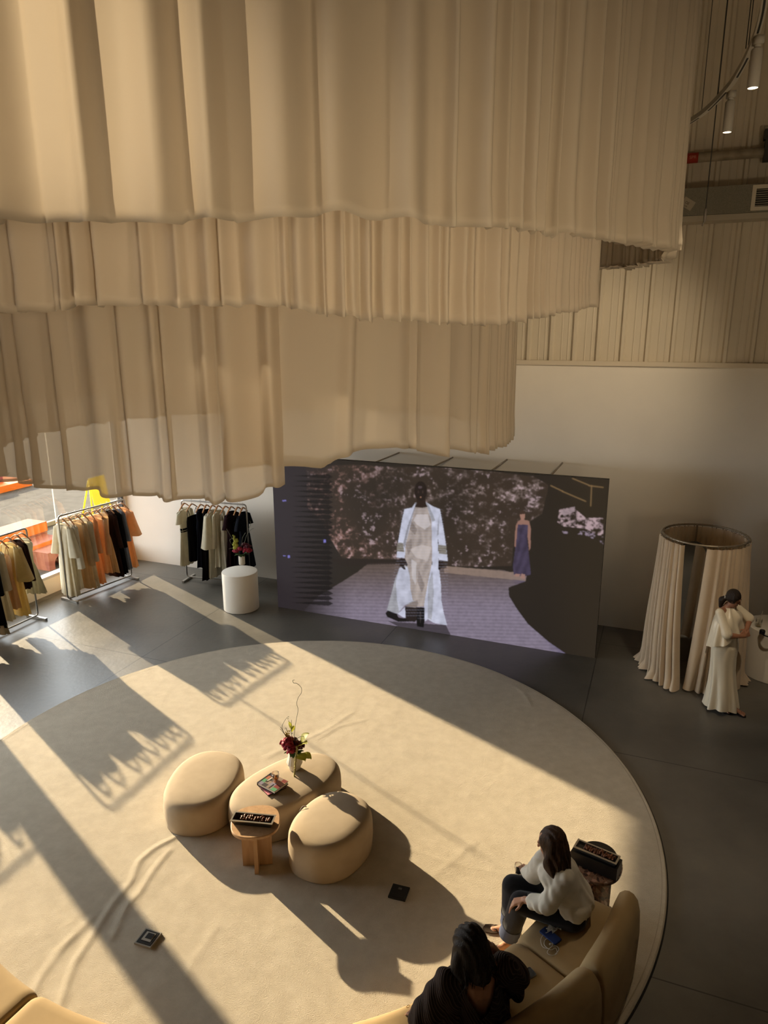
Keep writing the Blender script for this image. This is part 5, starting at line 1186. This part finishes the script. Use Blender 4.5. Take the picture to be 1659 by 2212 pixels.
b = MB(); head(b, hd, fdir, upd); b.cap(nk-V((0, 0, .04)), .055, hd-V((0, 0, .05)), .048)
b.chain([pel, (V((1.31, 4.25, .70))+SH1), (V((1.22, 4.19, .90))+SH1), nk], [.125, .11, .12, .06]); b.cap(sN, .048, sF, .048)
for s_, e_q, w_ in ((sN, eN, wN), (sF, eF, wF)): b.chain([s_, e_q, w_], [.047, .037, .026])
for h_, k_, a_ in ((hN, kN, aN), (hF, kF, aF)): b.chain([h_, k_, a_], [.082, .056, .036])
hand(b, wN, (-.8, .15, -.35), (-.3, .1, 1), -1, .35); hand(b, wF, (-.25, .85, -.25), (-.3, .2, 1), 1, .75)
foot(b, aN-V((-.02, .01, .09)), (-.75, -.40)); foot(b, aF-V((-.02, 0, .09)), (-.85, .1))
per1 = solid(b, 'person', sk1, None, .0052, 3, (pel.x, pel.y, .03)); tag(per1, 'person in a white shirt and black trousers seated on the sofa holding a small glass', 'person')
shirtm = mat('white_linen', (.70, .66, .57), .8, .15, bump=.35, bscale=16, bdist=.012, transl=.1)
b = MB(); b.chain([(V((1.36, 4.275, .60))+SH1), (V((1.31, 4.25, .72))+SH1), (V((1.22, 4.19, .90))+SH1), (V((1.19, 4.18, .985))+SH1)], [.165, .145, .145, .07]); b.cap(hN+V((.03, 0, .06)), .12, hF+V((.03, 0, .06)), .12); b.cap(sN, .066, sF, .066)
for s_, e_q, w_, k in ((sN, eN, wN, .62), (sF, eF, wF, .66)): b.chain([s_, e_q+V((0, 0, .005)), e_q+(w_-e_q)*k], [.072, .068, .055]); b.cap(e_q+(w_-e_q)*(k-.16), .055, e_q+(w_-e_q)*k, .056)
sh1 = solid(b, 'shirt', shirtm, per1, .009, 4); ripple(sh1, lambda W: .006*np.sin(W[:, 2]*42+W[:, 0]*30+4*np.sin(W[:, 1]*25))*np.sin(W[:, 0]*26+W[:, 1]*18+W[:, 2]*9))
trm = mat('black_trousers', (.010, .010, .013), .8, .1, sheen=.15); cuffm = mat('navy_cuff', (.045, .055, .095), .8)
b = MB(); b.cap(hN+V((.03, 0, 0)), .118, hF+V((.03, 0, 0)), .118)
for h_, k_, a_ in ((hN, kN, aN), (hF, kF, aF)): b.chain([h_, k_, a_+(k_-a_)*.16], [.108, .082, .074])
tr1 = solid(b, 'trousers', trm, per1, .009, 5)
for k_, a_ in ((kN, aN), (kF, aF)):
    u = (k_-a_).normalized(); b = MB(); x_ = u.orthogonal().normalized(); y_ = u.cross(x_)
    b.rings([[a_+u*z+x_*(r*math.cos(2*PI*j/20))+y_*(r*math.sin(2*PI*j/20)) for j in range(20)] for z, r in ((.16, .079), (.09, .078), (.035, .082))], True, False, False).build('trouser_cuff', cuffm, per1)
sand = mat('sandal_brown', (.055, .035, .022), .6)
for a_, d_, nm in ((aN-V((-.02, .01, .09)), V((-.75, -.40, 0)).normalized(), 1), (aF-V((-.02, 0, .09)), V((-.85, .1, 0)).normalized(), 2)):
    sd_ = V((-d_.y, d_.x, 0)); rs = []
    out = [(-.035, .0), (-.03, .030), (.02, .036), (.10, .036), (.17, .044), (.215, .036), (.235, .0)]
    loop = [a_+d_*x+sd_*y for x, y in out]+[a_+d_*x-sd_*y for x, y in out[-2:0:-1]]
    sl_ = MB().rings([[V((p.x, p.y, .032)) for p in loop], [V((p.x, p.y, .044)) for p in loop]]).build('sandal', sand, per1, smooth=False)
    MB().tube(smooth_path([a_+d_*.10+sd_*.040+V((0, 0, -.0)), a_+d_*.13+sd_*.02+V((0, 0, .045)), a_+d_*.175+sd_*-.014+V((0, 0, .028))], 4), .007, 6, .5).tube(smooth_path([a_+d_*.10-sd_*.040, a_+d_*.13-sd_*.025+V((0, 0, .045)), a_+d_*.175+sd_*-.014+V((0, 0, .028))], 4), .007, 6, .5).build('strap', sand, sl_)
b = MB(); fh = fdir.normalized(); bk_ = -V((fh.x, fh.y, 0)).normalized()
b.ell(hd+V((0, 0, .030))+bk_*.020, (.098, .098, .100)); 
hend = V((1.225, 4.155, .90))+SH1
b.chain([hd+bk_*.045+V((0, 0, .0)), hd+bk_*.062+V((.0, -.025, -.10)), (V((1.225, 4.16, .98))+SH1), hend], [.088, .086, .076, .052])
sidev = V((bk_.y, -bk_.x, 0))
b.chain([hd+sidev*-.055+bk_*.02, hd+sidev*-.075+bk_*.03+V((0, 0, -.12)), hend+sidev*-.085+V((0, 0, .03))], [.045, .045, .028]); b.chain([hd+sidev*.055+bk_*.02, hd+sidev*.075+bk_*.03+V((0, 0, -.12)), hend+sidev*.075+V((0, 0, .05))], [.045, .045, .03])
hr1 = solid(b, 'hair', hairb, per1, .009, 4)
fr_ = hd+fh*.075+V((0, 0, -.03)); cut(hr1, lambda p: (p-hd).dot(fh) > .055 and p.z < hd.z+.075)
ripple(hr1, lambda W: .005*np.sin(W[:, 0]*150+W[:, 1]*110+2*np.sin(W[:, 2]*18)))
strands('loose_strands', hr1, hairb, lambda u, r_: hd+bk_*.08+sidev*(.15*(u-.5))+V((0, 0, -.06)), lambda u, r_: hend+bk_*.045+sidev*(.22*(u-.5))+V((r_.gauss(0, .012), r_.gauss(0, .012), -.04-.05*r_.random())), 46, .004, 4)
MB().tube([wN+V((.028, -.0, .012))+V((0, .030*math.cos(q), .030*math.sin(q))) for q in [2*PI*k/14 for k in range(14)]], .006, 6, closed=True).build('wrist_band', mat('band_black', (.01, .01, .01), .5), per1)
gl1 = wF+V((-.045, .045, -.055)); gt3 = thing('shot_glass', 'tiny clear glass held in the hand of the woman in a white shirt', 'glass', tuple(gl1))
MB().lathe([(.020, 0), (.024, .003), (.031, .075), (.0295, .075), (.022, .006), (.001, .005)], gl1, 24, cap1=False).build('glass_wall', clear, gt3)
# ---------------------------------------------------------------- woman in the dark striped dress, seen from behind
sk2 = skin_mat('skin_tan', (.34, .165, .090))
f2 = V((-.30, .95, 0)).normalized(); l2 = V((-f2.y, f2.x, 0))
pel2 = V((.555, 3.50, .535)); hL, hR = pel2+l2*.09, pel2-l2*.09; kL, kR = V((.475, 3.80, .485)), V((.60, 3.83, .485)); aL, aR = kL+f2*.05+V((0, 0, -.435)), kR+f2*.05+V((0, 0, -.435))
sL, sR = V((.365, 3.385, .905)), V((.725, 3.475, .915)); nk2 = V((.535, 3.415, .965)); hd2 = V((.497, 3.475, 1.095)); fd2 = V((-.40, .80, -.45)); up2 = V((-.12, .35, 1))
eL, eR = V((.235, 3.375, .640)), V((.815, 3.60, .700)); wL, wR = V((.205, 3.505, .480)), V((.665, 3.625, .905))
b = MB(); head(b, hd2, fd2, up2); b.cap(nk2-V((0, 0, .03)), .058, hd2-V((0, 0.02, .06)), .050)
b.chain([pel2, V((.55, 3.46, .72)), V((.545, 3.43, .86)), nk2], [.13, .118, .128, .065]); b.cap(sL, .052, sR, .052); b.cap(sL+V((.06, .02, -.06)), .085, sR+V((-.06, -.0, -.06)), .085)
for s_, e_q, w_ in ((sL, eL, wL), (sR, eR, wR)): b.chain([s_, e_q, w_], [.050, .040, .028])
for h_, k_, a_ in ((hL, kL, aL), (hR, kR, aR)): b.chain([h_, k_, a_], [.085, .060, .038]); foot(b, a_-V((0, 0, .075)), f2)
hand(b, wL, (-.25, .35, -.12), (0, 0, 1), 1, .30); hand(b, wR, (-.55, -.1, .75), (.5, .6, .3), -1, .9)
per2 = solid(b, 'person', sk2, None, .0055, 3, (pel2.x, pel2.y, .03)); tag(per2, 'person in a dark striped open-backed dress seated on the sofa, seen from behind', 'person')
def stripe_mat():
    mt, n, l, out = nt('dark_pinstripe'); tc = n.new('ShaderNodeTexCoord'); bs = n.new('ShaderNodeBsdfPrincipled')
    wv = n.new('ShaderNodeTexWave'); wv.inputs['Scale'].default_value = 22; wv.inputs['Distortion'].default_value = 1.2; wv.inputs['Detail'].default_value = 1; wv.bands_direction = 'X'
    mp = n.new('ShaderNodeMapping'); mp.inputs['Rotation'].default_value = (0, .5, .5); l.new(tc.outputs['Object'], mp.inputs[0]); l.new(mp.outputs[0], wv.inputs['Vector'])
    rp = n.new('ShaderNodeValToRGB'); l.new(wv.outputs[0], rp.inputs[0]); rp.color_ramp.elements[0].position = .80; rp.color_ramp.elements[0].color = (.030, .020, .017, 1); rp.color_ramp.elements[1].position = .97; rp.color_ramp.elements[1].color = (.10, .070, .055, 1)
    l.new(rp.outputs[0], bs.inputs['Base Color']); bs.inputs['Roughness'].default_value = .8; bs.inputs['Specular IOR Level'].default_value = .1
    bp = n.new('ShaderNodeBump'); bp.inputs['Strength'].default_value = .5; bp.inputs['Distance'].default_value = .006; l.new(wv.outputs[0], bp.inputs['Height']); l.new(bp.outputs[0], bs.inputs['Normal'])
    l.new(bs.outputs[0], out.inputs[0]); return mt
b = MB(); b.chain([V((.56, 3.49, .56)), V((.55, 3.46, .72)), V((.545, 3.43, .86)), V((.54, 3.43, .92))], [.20, .165, .15, .10]); b.cap(sL+V((.02, 0, .0)), .072, sR, .072); b.cap(sL+V((.06, .02, -.06)), .097, sR+V((-.06, -.0, -.06)), .097); b.cap(hL, .15, hR, .15)
b.chain([sL, eL, eL+(wL-eL)*.75], [.078, .098, .075]); b.chain([sR, eR, eR+(wR-eR)*.30], [.082, .098, .070]); b.cap(eR, .085, eR+V((.02, -.03, -.10)), .05); b.cap(eL, .09, eL+V((.0, .02, -.12)), .06)
b.chain([sL+V((.02, 0, -.08)), V((.38, 3.42, .62)), V((.40, 3.46, .50))], [.09, .10, .08])
for h_, k_, a_ in ((hL, kL, aL), (hR, kR, aR)): b.chain([h_, k_, a_+V((0, 0, .22))], [.115, .075, .08])
dr2 = solid(b, 'dress', stripe_mat(), per2, .009, 4)
nb = V((f2.x, f2.y, 0))
def vcut(p):
    q = p-nk2; back = -q.dot(nb); lat = q.dot(l2); z = p.z
    if back < -.03 or z < .70: return z > 1.0
    half = .115*(z-.70)/.25
    return abs(lat+.0) < half or z > 1.0
cut(dr2, vcut)
ripple(dr2, lambda W: .006*np.sin(W[:, 0]*38+W[:, 2]*30+3*np.sin(W[:, 1]*20)))
b = MB(); fh2 = V((fd2.x, fd2.y, 0)).normalized(); sv2 = V((fh2.y, -fh2.x, 0))
b.ell(hd2+V((0, 0, .022))-fh2*.022, (.105, .105, .108)); b.chain([hd2-fh2*.05, hd2-fh2*.07+V((0, 0, -.10)), nk2-fh2*.055+V((0, 0, .02))], [.092, .088, .070])
b.chain([hd2-sv2*.06-fh2*.03, hd2-sv2*.082-fh2*.04+V((0, 0, -.11)), nk2-sv2*.095-fh2*.03+V((0, 0, -.01))], [.055, .056, .034]); b.chain([hd2+sv2*.06-fh2*.03, hd2+sv2*.082-fh2*.04+V((0, 0, -.09)), nk2+sv2*.08-fh2*.04+V((0, 0, .03))], [.055, .055, .038])
b.ell(hd2+V((0, 0, .125))-fh2*.015, (.022, .03, .018))
hr2 = solid(b, 'hair', hairm, per2, .009, 4); cut(hr2, lambda p: (p-hd2).dot(fd2.normalized()) > .06 and p.z < hd2.z+.06)
ripple(hr2, lambda W: .005*np.sin(W[:, 0]*140+W[:, 1]*120+2*np.sin(W[:, 2]*16)))
strands('loose_strands', hr2, hairm, lambda u, r_: hd2-fh2*.09+sv2*(.18*(u-.5))+V((0, 0, -.05)), lambda u, r_: nk2-fh2*.07+sv2*(.27*(u-.5))+V((r_.gauss(0, .015), r_.gauss(0, .015), -.01-.05*r_.random())), 46, .004, 8)
MB().tube([wL+V((-.062, .088, -.012))+V((.010*math.cos(q), .004*math.cos(q), .010*math.sin(q))) for q in [2*PI*k/12 for k in range(12)]], .002, 5, closed=True).build('ring', mat('gold', (.7, .5, .2), .25, .5, 1), per2)
# ---------------------------------------------------------------- standing woman in cream satin
f3 = V((.60, -.80, 0)).normalized(); l3 = V((-f3.y, f3.x, 0))
base3 = V((4.215, 8.07, 0)); fR, fL = V((4.135, 8.08, 0)), V((4.295, 8.00, 0))
pel3 = V((4.205, 8.08, .90)); sR3, sL3 = V((4.065, 8.00, 1.315)), V((4.335, 8.19, 1.325)); nk3 = V((4.20, 8.075, 1.365)); hd3 = V((4.232, 8.035, 1.475)); fd3 = V((.86, -.42, -.42)); up3 = V((.28, -.1, 1))
eR3, wR3 = V((4.13, 7.88, 1.06)), V((4.345, 7.90, 1.045)); eL3, wL3 = V((4.495, 8.10, 1.175)), V((4.395, 7.965, 1.085))
sk3 = skin_mat('skin_brown', (.30, .135, .075))
b = MB(); head(b, hd3, fd3, up3, .95); b.cap(nk3-V((0, 0, .03)), .052, hd3-V((.01, -.01, .05)), .045)
b.chain([pel3, V((4.20, 8.08, 1.08)), V((4.20, 8.08, 1.24)), nk3], [.125, .10, .115, .055]); b.cap(sR3, .045, sL3, .045)
b.chain([sR3, eR3, wR3], [.045, .038, .025]); b.chain([sL3, eL3, wL3], [.045, .036, .025])
for h_, a_ in ((pel3-l3*.085, fR), (pel3+l3*.085, fL)): b.chain([h_+V((0, 0, -.04)), (h_+a_)/2+V((0, 0, .02))+f3*.02, a_+V((0, 0, .09))], [.085, .055, .036])
foot(b, fR+V((0, 0, .02))+f3*.03, f3); foot(b, fL+V((0, 0, .02))+f3*.02, f3)
hand(b, wR3, (.75, .25, .25), (.3, -.9, .2), -1, .8, .95); hand(b, wL3, (-.6, -.7, -.1), (.5, -.5, .6), 1, .6, .95)
per3 = solid(b, 'person', sk3, None, .0055, 3, (base3.x, base3.y, 0)); tag(per3, 'person in a long cream satin dress standing with arms folded beside the white pedestal', 'person')
face_parts(per3, hd3, fd3, up3, .95)
satin = mat('cream_satin', (.66, .58, .44), .32, .5, bump=.12, bscale=9, bdist=.02, sheen=.1)
def er(c, w, d, ax, n=72, fold=0, k=9, ph=0.0, zf=None):
    out = []; sdv = V((-ax.y, ax.x, 0))
    for j in range(n):
        t = 2*PI*j/n; q = 1+fold*math.sin(k*t+ph)+fold*.5*math.sin((k+4)*t-ph)
        p = V(c)+sdv*(w*math.cos(t)*q)+ax*(d*math.sin(t)*q); 
        if zf: p.z += zf(t)
        out.append(p)
    return out
rs = []
for z, w, d, fo, off, lat in ((1.16, .135, .105, .01, .0, 0), (1.05, .145, .115, .012, .005, 0), (.93, .178, .135, .012, .012, 0), (.82, .188, .145, .012, .015, 0), (.68, .178, .135, .02, .012, 0), (.52, .168, .140, .045, .02, -.005), (.36, .172, .155, .07, .032, -.01), (.20, .188, .178, .095, .045, -.012), (.10, .200, .190, .11, .05, -.015), (.055, .208, .196, .115, .05, -.015)):
    cc = V((pel3.x, pel3.y, z))+f3*off+l3*lat+V((.0, -.0, 0))+(V((base3.x, base3.y, z))-V((pel3.x, pel3.y, z)))*max(0, (1-z))
    rs.append(er(cc, w, d, f3, fold=fo, k=8, ph=z*1.2, zf=(lambda t: .012*math.sin(3*t)) if z < .09 else None))
sk_ = MB().rings(rs, True, False, False).build('dress_skirt', satin, per3)
rs = []
for i, (u, w, d) in enumerate(((0, .070, .062), (.06, .085, .075), (.18, .155, .115), (.30, .200, .135), (.45, .225, .148), (.65, .238, .155), (.85, .250, .162), (1, .258, .170))):
    c0 = nk3+(V((4.205, 8.06, 1.0))-nk3)*u; ring = []
    for j in range(96):
        t = 2*PI*j/96; q = 1+(.012+.05*u)*math.sin(9*t+2*u)+.03*u*math.sin(14*t)
        lat = math.cos(t); fr_ = math.sin(t); p = c0-l3*(w*lat*q)+f3*(d*fr_*q)
        hem = -.10*max(0, lat)-.13*max(0, -fr_)+.04*max(0, -lat)+.015*max(0, fr_)
        p.z = nk3.z-.005+(1.045-nk3.z)*u+hem*u+(-.030*abs(lat)*min(1, u*4))+ (.0 if fr_ < 0 else -.035*math.exp(-(lat/.5)**2)*math.sin(PI*min(1, u*1.4))*0)
        if fr_ > 0 and u > .05: p += f3*(.018*math.sin(lat*9+u*7)*math.exp(-(lat/.8)**2))
        ring.append(p)
    rs.append(ring)
cp = MB().rings(rs, True, False, False).build('cape_top', satin, per3)
for s_, e_q in ((sR3, eR3), (sL3, eL3)):
    b = MB(); b.chain([s_+V((0, 0, -.005)), s_+(e_q-s_)*.55, s_+(e_q-s_)*.92], [.052, .058, .066]); b.cap(s_+(e_q-s_)*.55, .05, s_+(e_q-s_)*.75+V((0, 0, -.10)), .035); solid(b, 'sleeve', satin, per3, .008, 4)
# side tail of the cape falling behind her right hip
tl = [[V((4.03+.02*i-.03*k, 8.10+.03*i+.02*k, 1.02-.34*k+.03*math.sin(i*1.3))) for i in range(5)] for k in (0, .25, .5, .75, 1)]
MB().rings(tl, False).build('cape_tail', satin, per3)
b = MB(); fh3 = V((fd3.x, fd3.y, 0)).normalized(); b.ell(hd3+up3.normalized()*.024-fd3.normalized()*.014, (.084, .094, .094), None, 16, 12)
b.chain([hd3-fh3*.085+V((0, 0, .0)), hd3-fh3*.125+V((0, 0, -.035)), hd3-fh3*.135+V((0, .0, -.12))], [.030, .042, .022])
hr3 = solid(b, 'hair', hairm, per3, .007, 3); cut(hr3, lambda p: (p-hd3).dot(fd3.normalized()) > .030+.9*max(0, (p-hd3).dot(up3.normalized())-.005) and (p-hd3).dot(up3.normalized()) < .075)
MB().tube([hd3-fh3*.098+V((0, 0, -.004))+V((fh3.y, -fh3.x, 0))*(.026*math.cos(q))+V((0, 0, .026*math.sin(q))) for q in [2*PI*k/12 for k in range(12)]], .006, 6, closed=True).build('hair_tie', mat('tie_white', (.6, .58, .52), .5), hr3)
blks = mat('sandal_black', (.012, .010, .010), .4)
for a_ in (fR+f3*.06, fL+f3*.05):
    sd_ = V((-f3.y, f3.x, 0)); out = [(-.04, .0), (-.035, .026), (.02, .030), (.10, .034), (.16, .040), (.205, .030), (.225, .0)]
    loop = [a_+f3*(x-.02)+sd_*y for x, y in out]+[a_+f3*(x-.02)-sd_*y for x, y in out[-2:0:-1]]
    s1_ = MB().rings([[V((p.x, p.y, .002)) for p in loop], [V((p.x, p.y, .020)) for p in loop]]).build('sandal', blks, per3, smooth=False)
    for x in (.10, .14): MB().tube(smooth_path([a_+f3*x+sd_*.036+V((0, 0, .015)), a_+f3*x+V((0, 0, .058-.12*(x-.1))), a_+f3*x-sd_*.036+V((0, 0, .015))], 5), .006, 6).build('strap', blks, s1_)
# ---------------------------------------------------------------- phones, earphones, tissue on the sofa
def phone(label, c, ang, m, face):
    t = thing('smartphone', label, 'phone', tuple(c)); b = MB(); N = 6; hw, hl, r = .0375, .075, .011; loop = []
    for sx, sy, a0 in ((1, 1, 0), (-1, 1, PI/2), (-1, -1, PI), (1, -1, 1.5*PI)):
        for k in range(N+1): a = a0+PI/2*k/N; loop.append((sx*(hw-r)+r*math.cos(a), sy*(hl-r)+r*math.sin(a)))
    cc, ss = math.cos(ang), math.sin(ang); L = lambda z, k=1.0: [(c.x+(x*cc-y*ss)*k, c.y+(x*ss+y*cc)*k, c.z+z) for x, y in loop]
    b.rings([L(0, .97), L(.002), L(.008), L(.010, .97)]).build('phone_body', m, t, auto=40)
    MB().rings([L(.0101, .93), L(.0108, .93)]).build('phone_face', face, t, smooth=False)
    return t
p1 = G(1189, 2022, .435); bluec = mat('phone_blue', (.025, .045, .16), .5)
ph1 = phone('phone in a dark blue case lying on the sofa beside the woman in white', V((p1.x, p1.y, .433)), math.radians(38), bluec, mat('case_blue', (.03, .055, .19), .55))
MB().box((p1.x-.012, p1.y+.05, .4455), (.030, .030, .004), math.radians(38)).build('camera_bump', mat('case_dark', (.012, .02, .06), .4), ph1, smooth=False)
p2 = G(1134, 2108, .435); phone('black phone lying on the sofa next to the dark-dressed woman', V((p2.x, p2.y, .433)), math.radians(-62), mat('phone_edge', (.25, .24, .23), .3, .5, .7), mat('phone_screen', (.006, .006, .007), .12, .5))
wht = mat('cable_white', (.72, .68, .60), .5)
ec = [(1180, 2008), (1190, 2012), (1182, 2017), (1175, 2018), (1168, 2030), (1172, 2045), (1186, 2049), (1194, 2040), (1188, 2028), (1178, 2030), (1176, 2042), (1190, 2052), (1200, 2048), (1203, 2060), (1192, 2064), (1182, 2058), (1190, 2046), (1202, 2044), (1207, 2052), (1199, 2062)]
ep = thing('earphones', 'white wired earphones coiled beside the dark blue phone on the sofa', 'earphones', (p1.x, p1.y, .433))
MB().tube(smooth_path([G(a, c_, .436)+V((0, 0, .012 if i < 3 else .001)) for i, (a, c_) in enumerate(ec)], 5), .0022, 6).build('cable', wht, ep)
for a, c_ in ((1181, 2007), (1188, 2040)):
    q = G(a, c_, .443); MB().cap((q.x, q.y, .445), .007, (q.x+.012, q.y+.006, .445), .004, 8).build('earbud', wht, ep)
tq = G(1199, 2005, .445); b = MB(); r_ = random.Random(2)
for k in range(9):
    a = r_.random()*6.28; leaf(b, V((tq.x+.012*math.cos(a), tq.y+.012*math.sin(a), .4355)), (math.cos(a), math.sin(a), r_.uniform(.1, 1.1)), .065, .05, .5)
tag(b.build('crumpled_tissue', mat('tissue_white', (.74, .72, .66), .8, transl=.3), org=(tq.x, tq.y, .433)), 'crumpled white tissue lying against the dark blue phone', 'tissue')
SKL = (.79, .835, .86); WARM_FILL = (.15, .112, .07)
# ================================================================== light
SUNE = math.atan(.302)
sl = bpy.data.lights.new('sun', 'SUN'); sl.energy = 15.0; sl.angle = math.radians(.6); sl.color = (1.0, .80, .52)
so = bpy.data.objects.new('sun', sl); COL.objects.link(so)
sd = Vector((sunh_.x*math.cos(SUNE), sunh_.y*math.cos(SUNE), -math.sin(SUNE))) if False else Vector((.697*math.cos(SUNE), -.717*math.cos(SUNE), -math.sin(SUNE)))
so.rotation_euler = sd.to_track_quat('-Z', 'Y').to_euler()
w = bpy.data.worlds.new('sky'); SC.world = w; w.use_nodes = True
wn_ = w.node_tree.nodes; wl = w.node_tree.links; bg = wn_['Background']
tcw = wn_.new('ShaderNodeTexCoord'); dp = wn_.new('ShaderNodeVectorMath'); dp.operation = 'DOT_PRODUCT'; dp.inputs[1].default_value = (-US.x, -US.y, 0)
wl.new(tcw.outputs['Generated'], dp.inputs[0])
rpw = wn_.new('ShaderNodeValToRGB'); wl.new(dp.outputs['Value'], rpw.inputs[0])
# bright open sky on the street side, added dim warm fill in other directions
rpw.color_ramp.elements[0].position = .35; rpw.color_ramp.elements[0].color = (WARM_FILL[0], WARM_FILL[1], WARM_FILL[2], 1)
rpw.color_ramp.elements[1].position = .72; rpw.color_ramp.elements[1].color = (SKL[0], SKL[1], SKL[2], 1)
wl.new(rpw.outputs[0], bg.inputs[0]); bg.inputs[1].default_value = 10.0
# added spot without a fixture, making the bright patch on the topmost drape
def spot(name, loc, tgt, en, size, blend_, col=(1, .78, .5), rad_=.05):
    s = bpy.data.lights.new(name, 'SPOT'); s.energy = en; s.spot_size = math.radians(size); s.spot_blend = blend_; s.color = col; s.shadow_soft_size = rad_
    o = bpy.data.objects.new(name, s); COL.objects.link(o); o.location = loc; o.rotation_euler = (Vector(tgt)-Vector(loc)).to_track_quat('-Z', 'Y').to_euler(); return o
spot('track_or_added_spot', (-3.6, .9, 6.9), (-1.45, 3.25, 5.75), 640, 30, .95)
for lp, tg, en in (((4.25, 6.9, 6.3), P(8.4, 0, 3.4), 230), ((4.4, 5.7, 6.3), P(7.0, 0, 3.6), 200)):
    spot('added_wall_fill', lp, tg, en, 62, 1.0, (1, .80, .54), .15)  # added fill without fixtures, brightening the back wall
for (a, c) in ((1581, 190), (1640, 70)):        # the two lit lamps on the track
    q = G(a, c, ZT); spot('track_or_added_spot', (q.x, q.y, ZT-.33), (q.x-.3, q.y+.2, 0), 150, 44, .8, (1, .80, .54), .03)
spot('track_or_added_spot', (3.7, 5.6, 6.3), (4.15, 8.3, 1.0), 340, 26, .9, (1, .82, .58), .03)  # added spot without a fixture, lifting the booth and the standing woman
# added fill without fixtures, low behind the camera, lifting drapes and upper wall
for x_, tg, en in ((-3.0, (-1.2, 3.6, 4.3), 350), (.6, (-.1, 3.6, 4.3), 350), (3.2, (.8, 3.8, 4.3), 220), (3.4, (4.0, 9.4, 6.0), 260)):
    spot('added_low_fill', (x_, -.35, 2.9), tg, en, 60, .9, (1, .79, .52), .25)
SC.view_settings.view_transform = 'Standard'; SC.view_settings.look = 'None'; SC.view_settings.gamma = 1; SC.view_settings.use_curve_mapping = False
SC.view_settings.exposure = 0.0
SC.cycles.use_denoising = True; SC.cycles.use_adaptive_sampling = True; SC.cycles.adaptive_threshold = .035; SC.cycles.adaptive_min_samples = 16
SC.cycles.max_bounces = 10; SC.cycles.diffuse_bounces = 6; SC.cycles.transparent_max_bounces = 12; SC.cycles.transmission_bounces = 4
SC.cycles.sample_clamp_indirect = 10.0; SC.cycles.caustics_reflective = False; SC.cycles.caustics_refractive = False
